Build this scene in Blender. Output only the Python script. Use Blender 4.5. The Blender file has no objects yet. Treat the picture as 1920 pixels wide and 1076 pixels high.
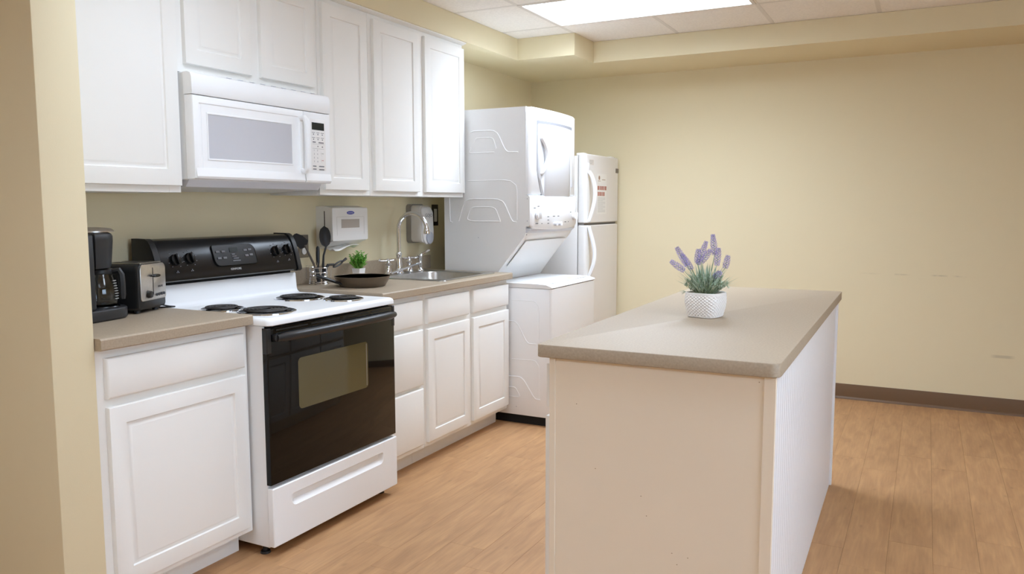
import bpy, bmesh, math, random
from mathutils import Matrix, Vector
random.seed(7)
SC = bpy.context.scene
COL = SC.collection
PI = math.pi

# ------------------------------------------------------------------ camera, world, exposure
cam_data = bpy.data.cameras.new('camera')
cam = bpy.data.objects.new('camera', cam_data)
COL.objects.link(cam)
cam_data.sensor_width = 36.0
cam_data.lens = 1497.3 / 1920 * 36.0
cam_data.clip_start = 0.05
cam.matrix_world = (Matrix.Translation((2.8195, -1.0767, 1.3105)) @ Matrix.Rotation(0.4779, 4, 'Z')
                    @ Matrix.Rotation(PI / 2 - 0.1012, 4, 'X') @ Matrix.Rotation(-0.0016, 4, 'Z'))
SC.camera = cam
world = bpy.data.worlds.new('world')
SC.world = world
world.use_nodes = True
world.node_tree.nodes['Background'].inputs[0].default_value = (0.78, 1.02, 1.34, 1)   # overcast daylight through the added right window
world.node_tree.nodes['Background'].inputs[1].default_value = 5.6
SC.view_settings.view_transform = 'Standard'
SC.view_settings.look = 'None'
SC.view_settings.gamma = 1.0
SC.view_settings.use_curve_mapping = False
SC.view_settings.exposure = 0.20
SC.cycles.use_denoising = True
SC.cycles.max_bounces = 10
SC.cycles.diffuse_bounces = 6
PANEL = {'kitchen': 17.5, 'aisle': 6.8, 'right': 12.0, 'rear left': 13.0, 'rear right': 3.0}   # light panel emission strengths


# ------------------------------------------------------------------ materials
def lin(r, g, b):
    f = lambda c: (c / 255 / 12.92) if c <= 10 else ((c / 255 + 0.055) / 1.055) ** 2.4
    return (f(r), f(g), f(b), 1)


def M(name, col, rough=0.5, metal=0.0, noise=None, bump=None, spec=None, coat=0.0, trans=0.0, emit=None, alpha=None):
    m = bpy.data.materials.new(name)
    m.use_nodes = True
    nt = m.node_tree
    b = nt.nodes['Principled BSDF']
    b.inputs['Base Color'].default_value = col
    b.inputs['Roughness'].default_value = rough
    b.inputs['Metallic'].default_value = metal
    if spec is not None: b.inputs['Specular IOR Level'].default_value = spec
    if coat: b.inputs['Coat Weight'].default_value = coat
    if trans: b.inputs['Transmission Weight'].default_value = trans
    if emit:
        b.inputs['Emission Color'].default_value = emit[0]
        b.inputs['Emission Strength'].default_value = emit[1]
    geo = nt.nodes.new('ShaderNodeNewGeometry')
    if noise:
        sc, amt = noise
        n = nt.nodes.new('ShaderNodeTexNoise'); n.inputs['Scale'].default_value = sc; n.inputs['Detail'].default_value = 4
        nt.links.new(geo.outputs['Position'], n.inputs['Vector'])
        mr = nt.nodes.new('ShaderNodeMapRange')
        mr.inputs['From Min'].default_value = 0.3; mr.inputs['From Max'].default_value = 0.7
        mr.inputs['To Min'].default_value = 1 - amt; mr.inputs['To Max'].default_value = 1 + amt
        nt.links.new(n.outputs['Fac'], mr.inputs['Value'])
        mx = nt.nodes.new('ShaderNodeVectorMath'); mx.operation = 'SCALE'
        mx.inputs[0].default_value = col[:3]
        nt.links.new(mr.outputs['Result'], mx.inputs['Scale'])
        nt.links.new(mx.outputs['Vector'], b.inputs['Base Color'])
    if bump:
        sc, st = bump
        n = nt.nodes.new('ShaderNodeTexNoise'); n.inputs['Scale'].default_value = sc; n.inputs['Detail'].default_value = 3
        nt.links.new(geo.outputs['Position'], n.inputs['Vector'])
        bp = nt.nodes.new('ShaderNodeBump'); bp.inputs['Strength'].default_value = st; bp.inputs['Distance'].default_value = 0.002
        nt.links.new(n.outputs['Fac'], bp.inputs['Height'])
        nt.links.new(bp.outputs['Normal'], b.inputs['Normal'])
    return m


WALLC = lin(226, 214, 180)
mWall = M('wall_paint', WALLC, 0.75, noise=(1.5, 0.02), bump=(220, 0.08))
mCab = M('cabinet_white', lin(238, 237, 233), 0.55, noise=(3, 0.012), spec=0.3)
mCream = M('cream_panel', lin(240, 229, 210), 0.5, noise=(2, 0.015))
mBead = M('beadboard_white', lin(236, 236, 238), 0.45)
mApp = M('appliance_white', lin(240, 241, 242), 0.4, noise=(2, 0.008), spec=0.36)
mFridge = M('fridge_white', lin(232, 229, 226), 0.35, bump=(300, 0.06))
mAppGrey = M('appliance_grey_panel', lin(205, 206, 212), 0.3)
mTaupe = M('laminate_taupe', lin(168, 152, 131), 0.5, noise=(160, 0.08), spec=0.4)
mTile = M('ceiling_tile_white', lin(240, 235, 228), 0.9, noise=(90, 0.05), bump=(260, 0.5))
mGrid = M('ceiling_grid_white', lin(222, 216, 208), 0.5)
mBase = M('vinyl_baseboard_brown', lin(108, 82, 58), 0.45)
mSteel = M('brushed_steel', lin(200, 194, 186), 0.3, 1.0, noise=(60, 0.06))
mSink = M('sink_steel', lin(190, 188, 184), 0.3, 1.0, noise=(40, 0.05))
mChrome = M('chrome', lin(225, 225, 228), 0.08, 1.0)
mBlack = M('black_gloss', lin(16, 16, 17), 0.24, spec=0.38)
mBlackM = M('black_satin', lin(26, 26, 27), 0.38)
mBlackP = M('black_plastic', lin(32, 33, 36), 0.42)
mDark = M('dark_gap', lin(18, 17, 16), 0.8)
mGlassBlack = M('oven_glass_black', lin(10, 9, 8), 0.04, spec=0.32)
mCoil = M('burner_coil', lin(48, 45, 43), 0.5, 0.4)
mDrip = M('drip_pan_dark', lin(60, 57, 55), 0.25, 0.9)
mPan = M('pan_brown_grey', lin(112, 99, 84), 0.35, 0.5, noise=(20, 0.06))
mPanIn = M('pan_inside', lin(72, 68, 64), 0.4, 0.2)
mWhiteP = M('white_plastic', lin(232, 230, 228), 0.35)
mGreyP = M('grey_plastic', lin(176, 170, 162), 0.4)
mPaper = M('paper', lin(240, 238, 234), 0.8)
mInk = M('ink_grey', lin(120, 120, 124), 0.7)
mInkD = M('ink_dark', lin(60, 60, 64), 0.7)
mInkR = M('ink_red_brown', lin(176, 110, 92), 0.7)
mInkL = M('ink_light', lin(190, 190, 188), 0.6)
mPinkL = M('ink_pink', lin(206, 170, 166), 0.7)
mBlue = M('logo_blue', lin(66, 76, 168), 0.5)
mLCD = M('display_dark', lin(34, 37, 32), 0.4, spec=0.2)
mLeaf = M('leaf_green', lin(130, 192, 82), 0.55, noise=(60, 0.25))
mSage = M('sage_green', lin(150, 172, 144), 0.7, noise=(50, 0.2))
mSageL = M('sage_pale', lin(200, 214, 198), 0.7, noise=(50, 0.15))
mLav = M('lavender_purple', lin(172, 160, 212), 0.75, noise=(160, 0.3))
mPot = M('pot_white', lin(242, 238, 234), 0.6)
mSoil = M('soil', lin(150, 130, 90), 0.95, noise=(120, 0.4))
mPlate = M('outlet_grey', lin(140, 132, 120), 0.35, 0.6)
mBronze = M('switch_plate_bronze', lin(58, 50, 44), 0.4, 0.5)
mSlate = M('blade_dark', lin(40, 40, 42), 0.5)
mGlow = {}


def mglass(name, col=(1, 1, 1, 1), rough=0.0):
    m = M(name, col, rough, trans=1.0)
    m.node_tree.nodes['Principled BSDF'].inputs['IOR'].default_value = 1.45
    return m


mGlass = mglass('clear_glass', (0.9, 0.92, 0.93, 1))
mSmoke = mglass('smoked_plastic', (0.5, 0.5, 0.5, 1), 0.15)


def glow(name, col, s):
    m = bpy.data.materials.new(name); m.use_nodes = True
    nt = m.node_tree; nt.nodes.clear()
    e = nt.nodes.new('ShaderNodeEmission'); e.inputs[0].default_value = col
    # prismatic lens: sends more light straight down than sideways
    g = nt.nodes.new('ShaderNodeNewGeometry')
    d = nt.nodes.new('ShaderNodeVectorMath'); d.operation = 'DOT_PRODUCT'
    nt.links.new(g.outputs['Normal'], d.inputs[0]); nt.links.new(g.outputs['Incoming'], d.inputs[1])
    ml = nt.nodes.new('ShaderNodeMath'); ml.operation = 'MULTIPLY_ADD'
    ml.inputs[1].default_value = 1.25 * s; ml.inputs[2].default_value = 0.15 * s
    nt.links.new(d.outputs['Value'], ml.inputs[0]); nt.links.new(ml.outputs[0], e.inputs[1])
    o = nt.nodes.new('ShaderNodeOutputMaterial'); nt.links.new(e.outputs[0], o.inputs[0])
    return m


def wood():
    m = bpy.data.materials.new('wood_plank'); m.use_nodes = True
    nt = m.node_tree; b = nt.nodes['Principled BSDF']
    L = nt.links.new; N = nt.nodes.new
    g = N('ShaderNodeNewGeometry'); oi = N('ShaderNodeObjectInfo')
    off = N('ShaderNodeVectorMath'); off.operation = 'SCALE'; off.inputs[0].default_value = (13, 37, 5)
    L(oi.outputs['Random'], off.inputs['Scale'])
    add = N('ShaderNodeVectorMath'); add.operation = 'ADD'
    L(g.outputs['Position'], add.inputs[0]); L(off.outputs['Vector'], add.inputs[1])
    mp = N('ShaderNodeMapping'); mp.inputs['Scale'].default_value = (14, 2.6, 1)
    L(add.outputs['Vector'], mp.inputs['Vector'])
    n1 = N('ShaderNodeTexNoise'); n1.inputs['Scale'].default_value = 1.4; n1.inputs['Detail'].default_value = 5; n1.inputs['Distortion'].default_value = 0.8
    L(mp.outputs['Vector'], n1.inputs['Vector'])
    mp2 = N('ShaderNodeMapping'); mp2.inputs['Scale'].default_value = (90, 5, 1)
    L(add.outputs['Vector'], mp2.inputs['Vector'])
    n2 = N('ShaderNodeTexNoise'); n2.inputs['Scale'].default_value = 1.2; n2.inputs['Detail'].default_value = 3
    L(mp2.outputs['Vector'], n2.inputs['Vector'])
    mp3 = N('ShaderNodeMapping'); mp3.inputs['Scale'].default_value = (11, 5, 1)
    L(add.outputs['Vector'], mp3.inputs['Vector'])
    vo = N('ShaderNodeTexVoronoi'); vo.inputs['Scale'].default_value = 0.9
    L(mp3.outputs['Vector'], vo.inputs['Vector'])
    kn = N('ShaderNodeMapRange'); kn.inputs['From Min'].default_value = 0.02; kn.inputs['From Max'].default_value = 0.10
    kn.inputs['To Min'].default_value = 0.80; kn.inputs['To Max'].default_value = 1.0
    L(vo.outputs['Distance'], kn.inputs['Value'])
    cr = N('ShaderNodeValToRGB')
    cr.color_ramp.elements[0].position = 0.30; cr.color_ramp.elements[0].color = lin(169, 128, 90)
    cr.color_ramp.elements[1].position = 0.68; cr.color_ramp.elements[1].color = lin(190, 147, 104)
    L(n1.outputs['Fac'], cr.inputs['Fac'])
    mr = N('ShaderNodeMapRange'); mr.inputs['From Min'].default_value = 0.3; mr.inputs['From Max'].default_value = 0.7
    mr.inputs['To Min'].default_value = 0.92; mr.inputs['To Max'].default_value = 1.06
    L(n2.outputs['Fac'], mr.inputs['Value'])
    mr2 = N('ShaderNodeMapRange'); mr2.inputs['To Min'].default_value = 0.965; mr2.inputs['To Max'].default_value = 1.035
    L(oi.outputs['Random'], mr2.inputs['Value'])
    mu = N('ShaderNodeMath'); mu.operation = 'MULTIPLY'; L(mr.outputs['Result'], mu.inputs[0]); L(mr2.outputs['Result'], mu.inputs[1])
    mu2 = N('ShaderNodeMath'); mu2.operation = 'MULTIPLY'; L(mu.outputs[0], mu2.inputs[0]); L(kn.outputs['Result'], mu2.inputs[1])
    vs = N('ShaderNodeVectorMath'); vs.operation = 'SCALE'
    L(cr.outputs['Color'], vs.inputs[0]); L(mu2.outputs[0], vs.inputs['Scale'])
    L(vs.outputs['Vector'], b.inputs['Base Color'])
    b.inputs['Roughness'].default_value = 0.5
    b.inputs['Specular IOR Level'].default_value = 0.35
    return m


mWood = wood()


# ------------------------------------------------------------------ geometry helpers
class B:
    """collects shapes in one bmesh"""
    def __init__(s): s.bm = bmesh.new()

    def box(s, x0, x1, y0, y1, z0, z1, bev=0.0, seg=2, rot=None):
        r = bmesh.ops.create_cube(s.bm, size=1)
        vs = r['verts']
        for v in vs:
            v.co = Vector(((x0 + x1) / 2 + v.co.x * (x1 - x0), (y0 + y1) / 2 + v.co.y * (y1 - y0), (z0 + z1) / 2 + v.co.z * (z1 - z0)))
        if bev > 0:
            es = list({e for v in vs for e in v.link_edges})
            r2 = bmesh.ops.bevel(s.bm, geom=es, offset=bev, segments=seg, affect='EDGES', profile=0.5)
            vs = list({v for f in r2['faces'] for v in f.verts} | {v for v in vs if v.is_valid})
        if rot is not None:
            bmesh.ops.transform(s.bm, matrix=rot, verts=[v for v in vs if v.is_valid])
        return s

    def loops(s, loops, cap0=True, cap1=True, closed=True):
        """skin a list of equal-length closed loops of points"""
        bm = s.bm
        V = [[bm.verts.new(p) for p in l] for l in loops]
        n = len(V[0])
        for a, b in zip(V, V[1:]):
            for i in range(n if closed else n - 1):
                j = (i + 1) % n
                try: bm.faces.new((a[i], a[j], b[j], b[i]))
                except ValueError: pass
        if cap0:
            try: bm.faces.new(list(reversed(V[0])))
            except ValueError: pass
        if cap1:
            try: bm.faces.new(V[-1])
            except ValueError: pass
        return s

    def tube(s, pts, r, n=8, closed=False, flat=1.0):
        pts = [Vector(p) for p in pts]
        m = len(pts)
        rad = r if isinstance(r, (list, tuple)) else [r] * m
        L = []
        up = None
        for i, p in enumerate(pts):
            if closed: t = pts[(i + 1) % m] - pts[i - 1]
            else: t = pts[min(i + 1, m - 1)] - pts[max(i - 1, 0)]
            if t.length < 1e-9: t = Vector((0, 0, 1))
            t.normalize()
            if up is None:
                up = Vector((0, 0, 1)) if abs(t.z) < 0.9 else Vector((1, 0, 0))
            a = t.cross(up)
            if a.length < 1e-6: a = t.orthogonal()
            a.normalize(); up = a.cross(t).normalized()
            L.append([p + a * math.cos(2 * PI * k / n) * rad[i] + up * math.sin(2 * PI * k / n) * rad[i] * flat for k in range(n)])
        if closed: L.append(L[0]); return s.loops(L, False, False)
        return s.loops(L)

    def cyl(s, p0, p1, r0, r1=None, n=20, bev=0.0):
        r1 = r0 if r1 is None else r1
        p0, p1 = Vector(p0), Vector(p1)
        if bev:
            d = (p1 - p0).normalized()
            pts = [p0, p0 + d * 1e-5, p1 - d * bev, p1 - d * bev * 0.3, p1]
            return s.tube(pts, [r0, r0, r1, r1 - bev * 0.3, r1 - bev], n)
        return s.tube([p0, p1], [r0, r1], n)

    def lathe(s, prof, c=(0, 0, 0), n=28, sq=None):
        c = Vector(c)
        L = []
        for r, z in prof:
            l = []
            for k in range(n):
                a = 2 * PI * k / n
                x, y = math.cos(a), math.sin(a)
                if sq:
                    q = (abs(x) ** sq + abs(y) ** sq) ** (-1 / sq)
                    x, y = x * q, y * q
                l.append(c + Vector((x * r, y * r, z)))
            L.append(l)
        return s.loops(L)

    def rings(s, O, U, V, N, w, h, rings, back=True):
        """stack of rectangles: each (inset, height along N)"""
        O, U, V, N = Vector(O), Vector(U), Vector(V), Vector(N)
        L = []
        for ins, d in rings:
            L.append([O + U * ins + V * ins + N * d, O + U * (w - ins) + V * ins + N * d,
                      O + U * (w - ins) + V * (h - ins) + N * d, O + U * ins + V * (h - ins) + N * d])
        return s.loops(L, back, True)

    def prism(s, poly, f, a, b):
        """extrude 2D polygon; f(u, v, t) gives the 3D point"""
        return s.loops([[f(u, v, a) for u, v in poly], [f(u, v, b) for u, v in poly]])

    def sphere(s, c, r, sub=1, scale=(1, 1, 1)):
        rr = bmesh.ops.create_icosphere(s.bm, subdivisions=sub, radius=r)
        for v in rr['verts']:
            v.co = Vector((c[0] + v.co.x * scale[0], c[1] + v.co.y * scale[1], c[2] + v.co.z * scale[2]))
        return s

    def quad(s, a, b, c, d):
        s.bm.faces.new([s.bm.verts.new(p) for p in (a, b, c, d)]); return s

    def xf(s, m):
        bmesh.ops.transform(s.bm, matrix=m, verts=s.bm.verts[:]); return s


def rrect(x0, x1, y0, y1, r, n=5):
    if not isinstance(r, (tuple, list)): r = (r,) * 4
    P = []
    for (cx, cy, a0, rr) in ((x1, y0, -PI / 2, r[1]), (x1, y1, 0, r[2]), (x0, y1, PI / 2, r[3]), (x0, y0, PI, r[0])):
        sx = -1 if cx == x1 else 1; sy = 1 if cy == y0 else -1
        for k in range(n + 1):
            a = a0 + PI / 2 * k / n
            P.append((cx + sx * rr + rr * math.cos(a), cy + sy * rr + rr * math.sin(a)))
    return P


INV = {}


def thing(name, label, cat, loc=(0, 0, 0), rz=0.0, group=None, kind=None):
    o = bpy.data.objects.new(name, None)
    o.empty_display_size = 0.05
    COL.objects.link(o)
    o.location = loc; o.rotation_euler = (0, 0, rz)
    if label: o['label'] = label
    if cat: o['category'] = cat
    if group: o['group'] = group
    if kind: o['kind'] = kind
    INV[o.name] = (Matrix.Translation(loc) @ Matrix.Rotation(rz, 4, 'Z')).inverted()
    return o


def root_inv(p):
    while p is not None:
        if p.name in INV: return INV[p.name]
        p = p.parent
    return None


def part(name, b, mat, parent=None, label=None, local=False, smooth=35, kind=None):
    bm = b.bm if isinstance(b, B) else b
    bmesh.ops.recalc_face_normals(bm, faces=bm.faces[:])
    me = bpy.data.meshes.new(name)
    if parent is not None and not local:
        iv = root_inv(parent)
        if iv is not None: bmesh.ops.transform(bm, matrix=iv, verts=bm.verts[:])
    bm.to_mesh(me); bm.free()
    if smooth:
        for p in me.polygons: p.use_smooth = True
        me.set_sharp_from_angle(angle=math.radians(smooth))
    for m in (mat if isinstance(mat, (list, tuple)) else [mat]): me.materials.append(m)
    o = bpy.data.objects.new(name, me)
    COL.objects.link(o)
    if parent is not None: o.parent = parent
    if label: o['label'] = label
    if kind: o['kind'] = kind
    return o


def solo(name, b, mat, label, cat, group=None, kind=None, smooth=35):
    o = part(name, b, mat, smooth=smooth)
    if label: o['label'] = label
    if cat: o['category'] = cat
    if group: o['group'] = group
    if kind: o['kind'] = kind
    return o


def struct(name, b, mat, label=None, smooth=35):
    o = part(name, b, mat, smooth=smooth)
    o['kind'] = 'structure'
    if label: o['label'] = label
    return o


def text_bm(s, size, loc, right=(0, 1, 0), up=(0, 0, 1), depth=0.0003, bm=None):
    """flat lettering as a mesh"""
    cu = bpy.data.curves.new('t', 'FONT'); cu.body = s; cu.size = size; cu.align_x = 'CENTER'; cu.align_y = 'CENTER'
    cu.extrude = depth; cu.resolution_u = 2
    ob = bpy.data.objects.new('t', cu); COL.objects.link(ob)
    dg = bpy.context.evaluated_depsgraph_get()
    me = bpy.data.meshes.new_from_object(ob.evaluated_get(dg))
    b = B() if bm is None else bm
    n0 = len(b.bm.verts)
    b.bm.from_mesh(me)
    R, U = Vector(right).normalized(), Vector(up).normalized()
    N = R.cross(U)
    m = Matrix((R, U, N)).transposed().to_4x4(); m.translation = Vector(loc)
    b.bm.verts.ensure_lookup_table()
    bmesh.ops.transform(b.bm, matrix=m, verts=b.bm.verts[n0:])
    bpy.data.objects.remove(ob); bpy.data.curves.remove(cu); bpy.data.meshes.remove(me)
    return b


X, Y, Z = Vector((1, 0, 0)), Vector((0, 1, 0)), Vector((0, 0, 1))
yzx = lambda u, v, t: Vector((t, u, v))     # polygon in y,z extruded along x
xzy = lambda u, v, t: Vector((u, t, v))     # polygon in x,z extruded along y
xyz = lambda u, v, t: Vector((u, v, t))     # polygon in x,y extruded along z

# ------------------------------------------------------------------ room shell
RX, RY, YB, CE = 5.6, -3.6, 4.712, 2.417
floor = struct('floor', B().box(-0.1, RX, RY, YB + 0.1, -0.08, -0.005), mWood)
px0, pw, plen, gap = 2.743 - 0.1525 * 15, 0.1525, 1.22, 0.0003
pm = {}
k = 0
while True:
    xa = px0 + pw * k
    if xa > 5.3: break
    off = (k * 0.437 + (0.31 if k % 2 else 0)) % 1.0 * plen
    ya = -0.35 - off if xa < 2.0 else 0.9 - off
    yb_lim = YB - 0.003
    while ya < yb_lim:
        ye = min(ya + plen, yb_lim)
        key = round(ye - ya, 4)
        if key not in pm:
            L = ye - ya
            b = B().rings((gap, gap, -0.005), X, Y, Z, pw - 2 * gap, L - 2 * gap, [(0, 0), (0, 0.0047), (0.0003, 0.005)])
            bm = b.bm
            me = bpy.data.meshes.new('floor_plank'); bm.to_mesh(me); bm.free(); me.materials.append(mWood)
            pm[key] = me
        o = bpy.data.objects.new('floor_plank', pm[key]); COL.objects.link(o)
        o.location = (xa, ya, 0); o.parent = floor
        ya = ye
    k += 1

struct('wall_left', B().box(-0.12, 0, 0.31, YB, 0, 2.6), mWall)
WY0, WY1, WZ0, WZ1 = -1.0, 1.2, 0.9, 2.1        # opening of an unseen window, added to fill daylight from the right
wr_ = B().box(RX, RX + 0.1, RY, WY0, 0, 2.6).box(RX, RX + 0.1, WY1, YB + 0.1, 0, 2.6)
wr_.box(RX, RX + 0.1, WY0, WY1, 0, WZ0).box(RX, RX + 0.1, WY0, WY1, WZ1, 2.6)
struct('wall_right', wr_, mWall)
wf_ = B()
for a, b_, c_, d_ in ((WY0, WY1, WZ0, WZ0 + 0.05), (WY0, WY1, WZ1 - 0.05, WZ1), (WY0, WY0 + 0.05, WZ0 + 0.05, WZ1 - 0.05), (WY1 - 0.05, WY1, WZ0 + 0.05, WZ1 - 0.05), (0.07, 0.13, WZ0 + 0.05, WZ1 - 0.05)):
    wf_.box(RX + 0.02, RX + 0.08, a, b_, c_, d_, 0.003, 1)
wf_.box(RX - 0.03, RX + 0.02, WY0 - 0.03, WY1 + 0.03, WZ0 - 0.03, WZ0, 0.003, 1)
win = struct('window_added', wf_, mCab)
mPane = bpy.data.materials.new('added_window_glass'); mPane.use_nodes = True
_n = mPane.node_tree; _n.nodes.clear()
_t = _n.nodes.new('ShaderNodeBsdfTransparent'); _g = _n.nodes.new('ShaderNodeBsdfGlossy'); _g.inputs['Roughness'].default_value = 0.02
_m = _n.nodes.new('ShaderNodeMixShader'); _m.inputs[0].default_value = 0.06
_o = _n.nodes.new('ShaderNodeOutputMaterial')
_n.links.new(_t.outputs[0], _m.inputs[1]); _n.links.new(_g.outputs[0], _m.inputs[2]); _n.links.new(_m.outputs[0], _o.inputs[0])
for a, b_ in ((WY0 + 0.05, 0.07), (0.13, WY1 - 0.05)):
    part('added_window_pane', B().box(RX + 0.048, RX + 0.052, a, b_, WZ0 + 0.05, WZ1 - 0.05), mPane, win)
struct('wall_front', B().box(-2.0, RX + 0.1, RY - 0.1, RY, 0, 2.6), mWall)
struct('wall_pier', B().box(-2.0, 0.622, 0.312, 0.446, 0, 2.6, 0.004, 2), mWall)
struct('wall_far_left', B().box(-2.1, -2.0, RY, 0.446, 0, 2.6), mWall)
struct('floor_far_left', B().box(-2.0, -0.1, RY, 0.31, -0.08, 0), mWood)


def wall_back_mat():
    m = M('wall_paint_back', WALLC, 0.75, bump=(220, 0.08))
    nt = m.node_tree; b = nt.nodes['Principled BSDF']; L = nt.links.new; N = nt.nodes.new
    g = N('ShaderNodeNewGeometry')
    sx = N('ShaderNodeSeparateXYZ'); L(g.outputs['Position'], sx.inputs[0])

    def band(sock, c, w):
        s = N('ShaderNodeMath'); s.operation = 'SUBTRACT'; L(sock, s.inputs[0]); s.inputs[1].default_value = c
        a = N('ShaderNodeMath'); a.operation = 'ABSOLUTE'; L(s.outputs[0], a.inputs[0])
        r = N('ShaderNodeMapRange'); L(a.outputs[0], r.inputs['Value'])
        r.inputs['From Min'].default_value = w * 0.5; r.inputs['From Max'].default_value = w
        r.inputs['To Min'].default_value = 1; r.inputs['To Max'].default_value = 0
        return r.outputs['Result']

    def mul(a, c):
        s = N('ShaderNodeMath'); s.operation = 'MULTIPLY'; L(a, s.inputs[0])
        if isinstance(c, (int, float)): s.inputs[1].default_value = c
        else: L(c, s.inputs[1])
        return s.outputs[0]
    n = N('ShaderNodeTexNoise'); n.inputs['Scale'].default_value = 9; n.inputs['Detail'].default_value = 5
    L(g.outputs['Position'], n.inputs['Vector'])
    th = N('ShaderNodeMapRange'); L(n.outputs['Fac'], th.inputs['Value']); th.inputs['From Min'].default_value = 0.48; th.inputs['From Max'].default_value = 0.6
    scuff = mul(mul(band(sx.outputs['Z'], 0.86, 0.006), band(sx.outputs['X'], 2.85, 0.42)), th.outputs['Result'])
    scuff2 = mul(band(sx.outputs['Z'], 0.365, 0.012), band(sx.outputs['X'], 3.28, 0.07))
    mx = N('ShaderNodeMath'); mx.operation = 'MAXIMUM'; L(scuff, mx.inputs[0]); L(scuff2, mx.inputs[1])
    mix = N('ShaderNodeMix'); mix.data_type = 'RGBA'
    L(mul(mx.outputs[0], 0.3), mix.inputs['Factor'])
    mix.inputs['A'].default_value = WALLC; mix.inputs['B'].default_value = lin(130, 118, 96)
    L(mix.outputs['Result'], b.inputs['Base Color'])
    return m


struct('wall_back', B().box(-0.12, RX + 0.1, YB, YB + 0.1, 0, 2.6), wall_back_mat())
bb = B().prism([(0, 0.0), (0.016, 0.0), (0.014, 0.008), (0.006, 0.016), (0.004, 0.1), (0.003, 0.1025), (0, 0.1025)], lambda u, v, t: Vector((t, YB - u, v)), 0.75, RX)
struct('baseboard_back', bb, mBase)

# soffit: runs over the wall cabinets, jogs out round the corner, then along the back wall
SZ = 2.277
sof = B()
sofp = [(0, 0.446), (0.345, 0.446), (0.345, 3.785), (0.757, 3.785), (0.757, 4.115), (RX, 4.115), (RX, YB), (0, YB)]
sof.prism(sofp, xyz, SZ, CE - 0.001)
struct('ceiling_soffit', sof, mWall, smooth=0)

# ceiling with lay-in tiles and grid
ceiling = struct('ceiling', B().box(-2.0, RX, RY, YB, CE + 0.03, CE + 0.1), mTile)
GX, GY, TX0, TY0 = 0.593, 0.588, 0.745, 2.99
FIX = [(0.745, 2.99, 'kitchen'), (0.745, TY0 - 4 * GY, 'aisle'), (0.745 + 4 * GX, TY0 - 4 * GY, 'right'),
       (0.745, TY0 - 8 * GY, 'rear left'), (0.745 + 4 * GX, TY0 - 8 * GY, 'rear right')]
lit = set()
for fx, fy, _ in FIX:
    i0 = round((fx - TX0) / GX); j0 = round((fy - TY0) / GY)
    lit |= {(i0, j0), (i0 + 1, j0)}
tiles = {}
for i in range(-5, 9):
    for j in range(-12, 3):
        if (i, j) in lit: continue
        x0, x1 = max(TX0 + i * GX, -1.99), min(TX0 + (i + 1) * GX, RX)
        y0, y1 = max(TY0 + j * GY, RY), min(TY0 + (j + 1) * GY, YB)
        if x1 - x0 < 0.03 or y1 - y0 < 0.03: continue
        key = (round(x1 - x0, 4), round(y1 - y0, 4))
        if key not in tiles:
            w, h = key
            b = B().rings((0.006, 0.006, 0.016), X, Y, -Z, w - 0.012, h - 0.012, [(0, 0), (0, 0.012), (0.004, 0.0155)])
            me = bpy.data.meshes.new('ceiling_tile'); bmesh.ops.recalc_face_normals(b.bm, faces=b.bm.faces[:]); b.bm.to_mesh(me); b.bm.free(); me.materials.append(mTile)
            tiles[key] = me
        o = bpy.data.objects.new('ceiling_tile', tiles[key]); COL.objects.link(o)
        o.location = (x0, y0, CE); o.parent = ceiling
for i in range(-4, 10):
    x = TX0 + i * GX
    if not -2 < x < RX: continue
    j = -12
    while j < 3:
        if (i, j) in lit and (i - 1, j) in lit: j += 1; continue
        j1 = j
        while j1 < 3 and not ((i, j1) in lit and (i - 1, j1) in lit): j1 += 1
        part('ceiling_runner', B().box(x - 0.012, x + 0.012, max(RY, TY0 + j * GY), min(YB - 0.6, TY0 + j1 * GY), CE - 0.0005, CE + 0.006), mGrid, ceiling)
        j = j1
for j in range(-11, 3):
    y = TY0 + j * GY
    if RY < y < YB - 0.59: part('ceiling_cross_tee', B().box(-2.0, RX, y - 0.012, y + 0.012, CE - 0.0002, CE + 0.0058), mGrid, ceiling)

glabel = {'kitchen': 'large bright fluorescent ceiling panel above the washer end of the kitchen',
          'aisle': 'ceiling panel out of view above the aisle between stove and island',
          'right': 'ceiling panel out of view above the open floor right of the island',
          'rear left': 'ceiling panel out of view behind the camera near the pier',
          'rear right': 'ceiling panel out of view behind the camera near the added window'}
for n, (fx, fy, kind) in enumerate(FIX):
    lab = glabel[kind]
    t = thing('ceiling_light', lab, 'ceiling light', (fx, fy, CE), group='ceiling light panels')
    w, h = 2 * GX, GY
    fr = B()
    fb = 0.022
    for (a, b_, c, d) in ((0, w, 0, fb), (0, w, h - fb, h), (0, fb, fb, h - fb), (w - fb, w, fb, h - fb)):
        fr.box(fx + a, fx + b_, fy + c, fy + d, CE - 0.004, CE + 0.02, 0.002, 1)
    part('light_frame', fr, mGrid, t)
    if kind not in mGlow: mGlow[kind] = glow('light_diffuser_' + kind, (0.92, 1.06, 1.25, 1), PANEL[kind])
    part('diffuser', B().box(fx + fb, fx + w - fb, fy + fb, fy + h - fb, CE + 0.004, CE + 0.012), mGlow[kind], t)


# ------------------------------------------------------------------ cabinets
def raised_door(name, parent, y0, y1, z0, z1, xb, th=0.019, margin=0.056, mat=None):
    b = B().rings((xb, y0, z0), Y, Z, X, y1 - y0, z1 - z0,
                  [(0, 0), (0, th - 0.004), (0.0015, th - 0.0012), (0.005, th), (margin, th), (margin + 0.003, th - 0.006),
                   (margin + 0.008, th - 0.0065), (margin + 0.018, th - 0.001), (margin + 0.020, th - 0.0006)])
    return part(name, b, mat or mCab, parent)


def slab_front(name, parent, y0, y1, z0, z1, xb, th=0.019, mat=None):
    b = B().rings((xb, y0, z0), Y, Z, X, y1 - y0, z1 - z0, [(0, 0), (0, th - 0.006), (0.002, th - 0.0025), (0.007, th)])
    return part(name, b, mat or mCab, parent)


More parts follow.
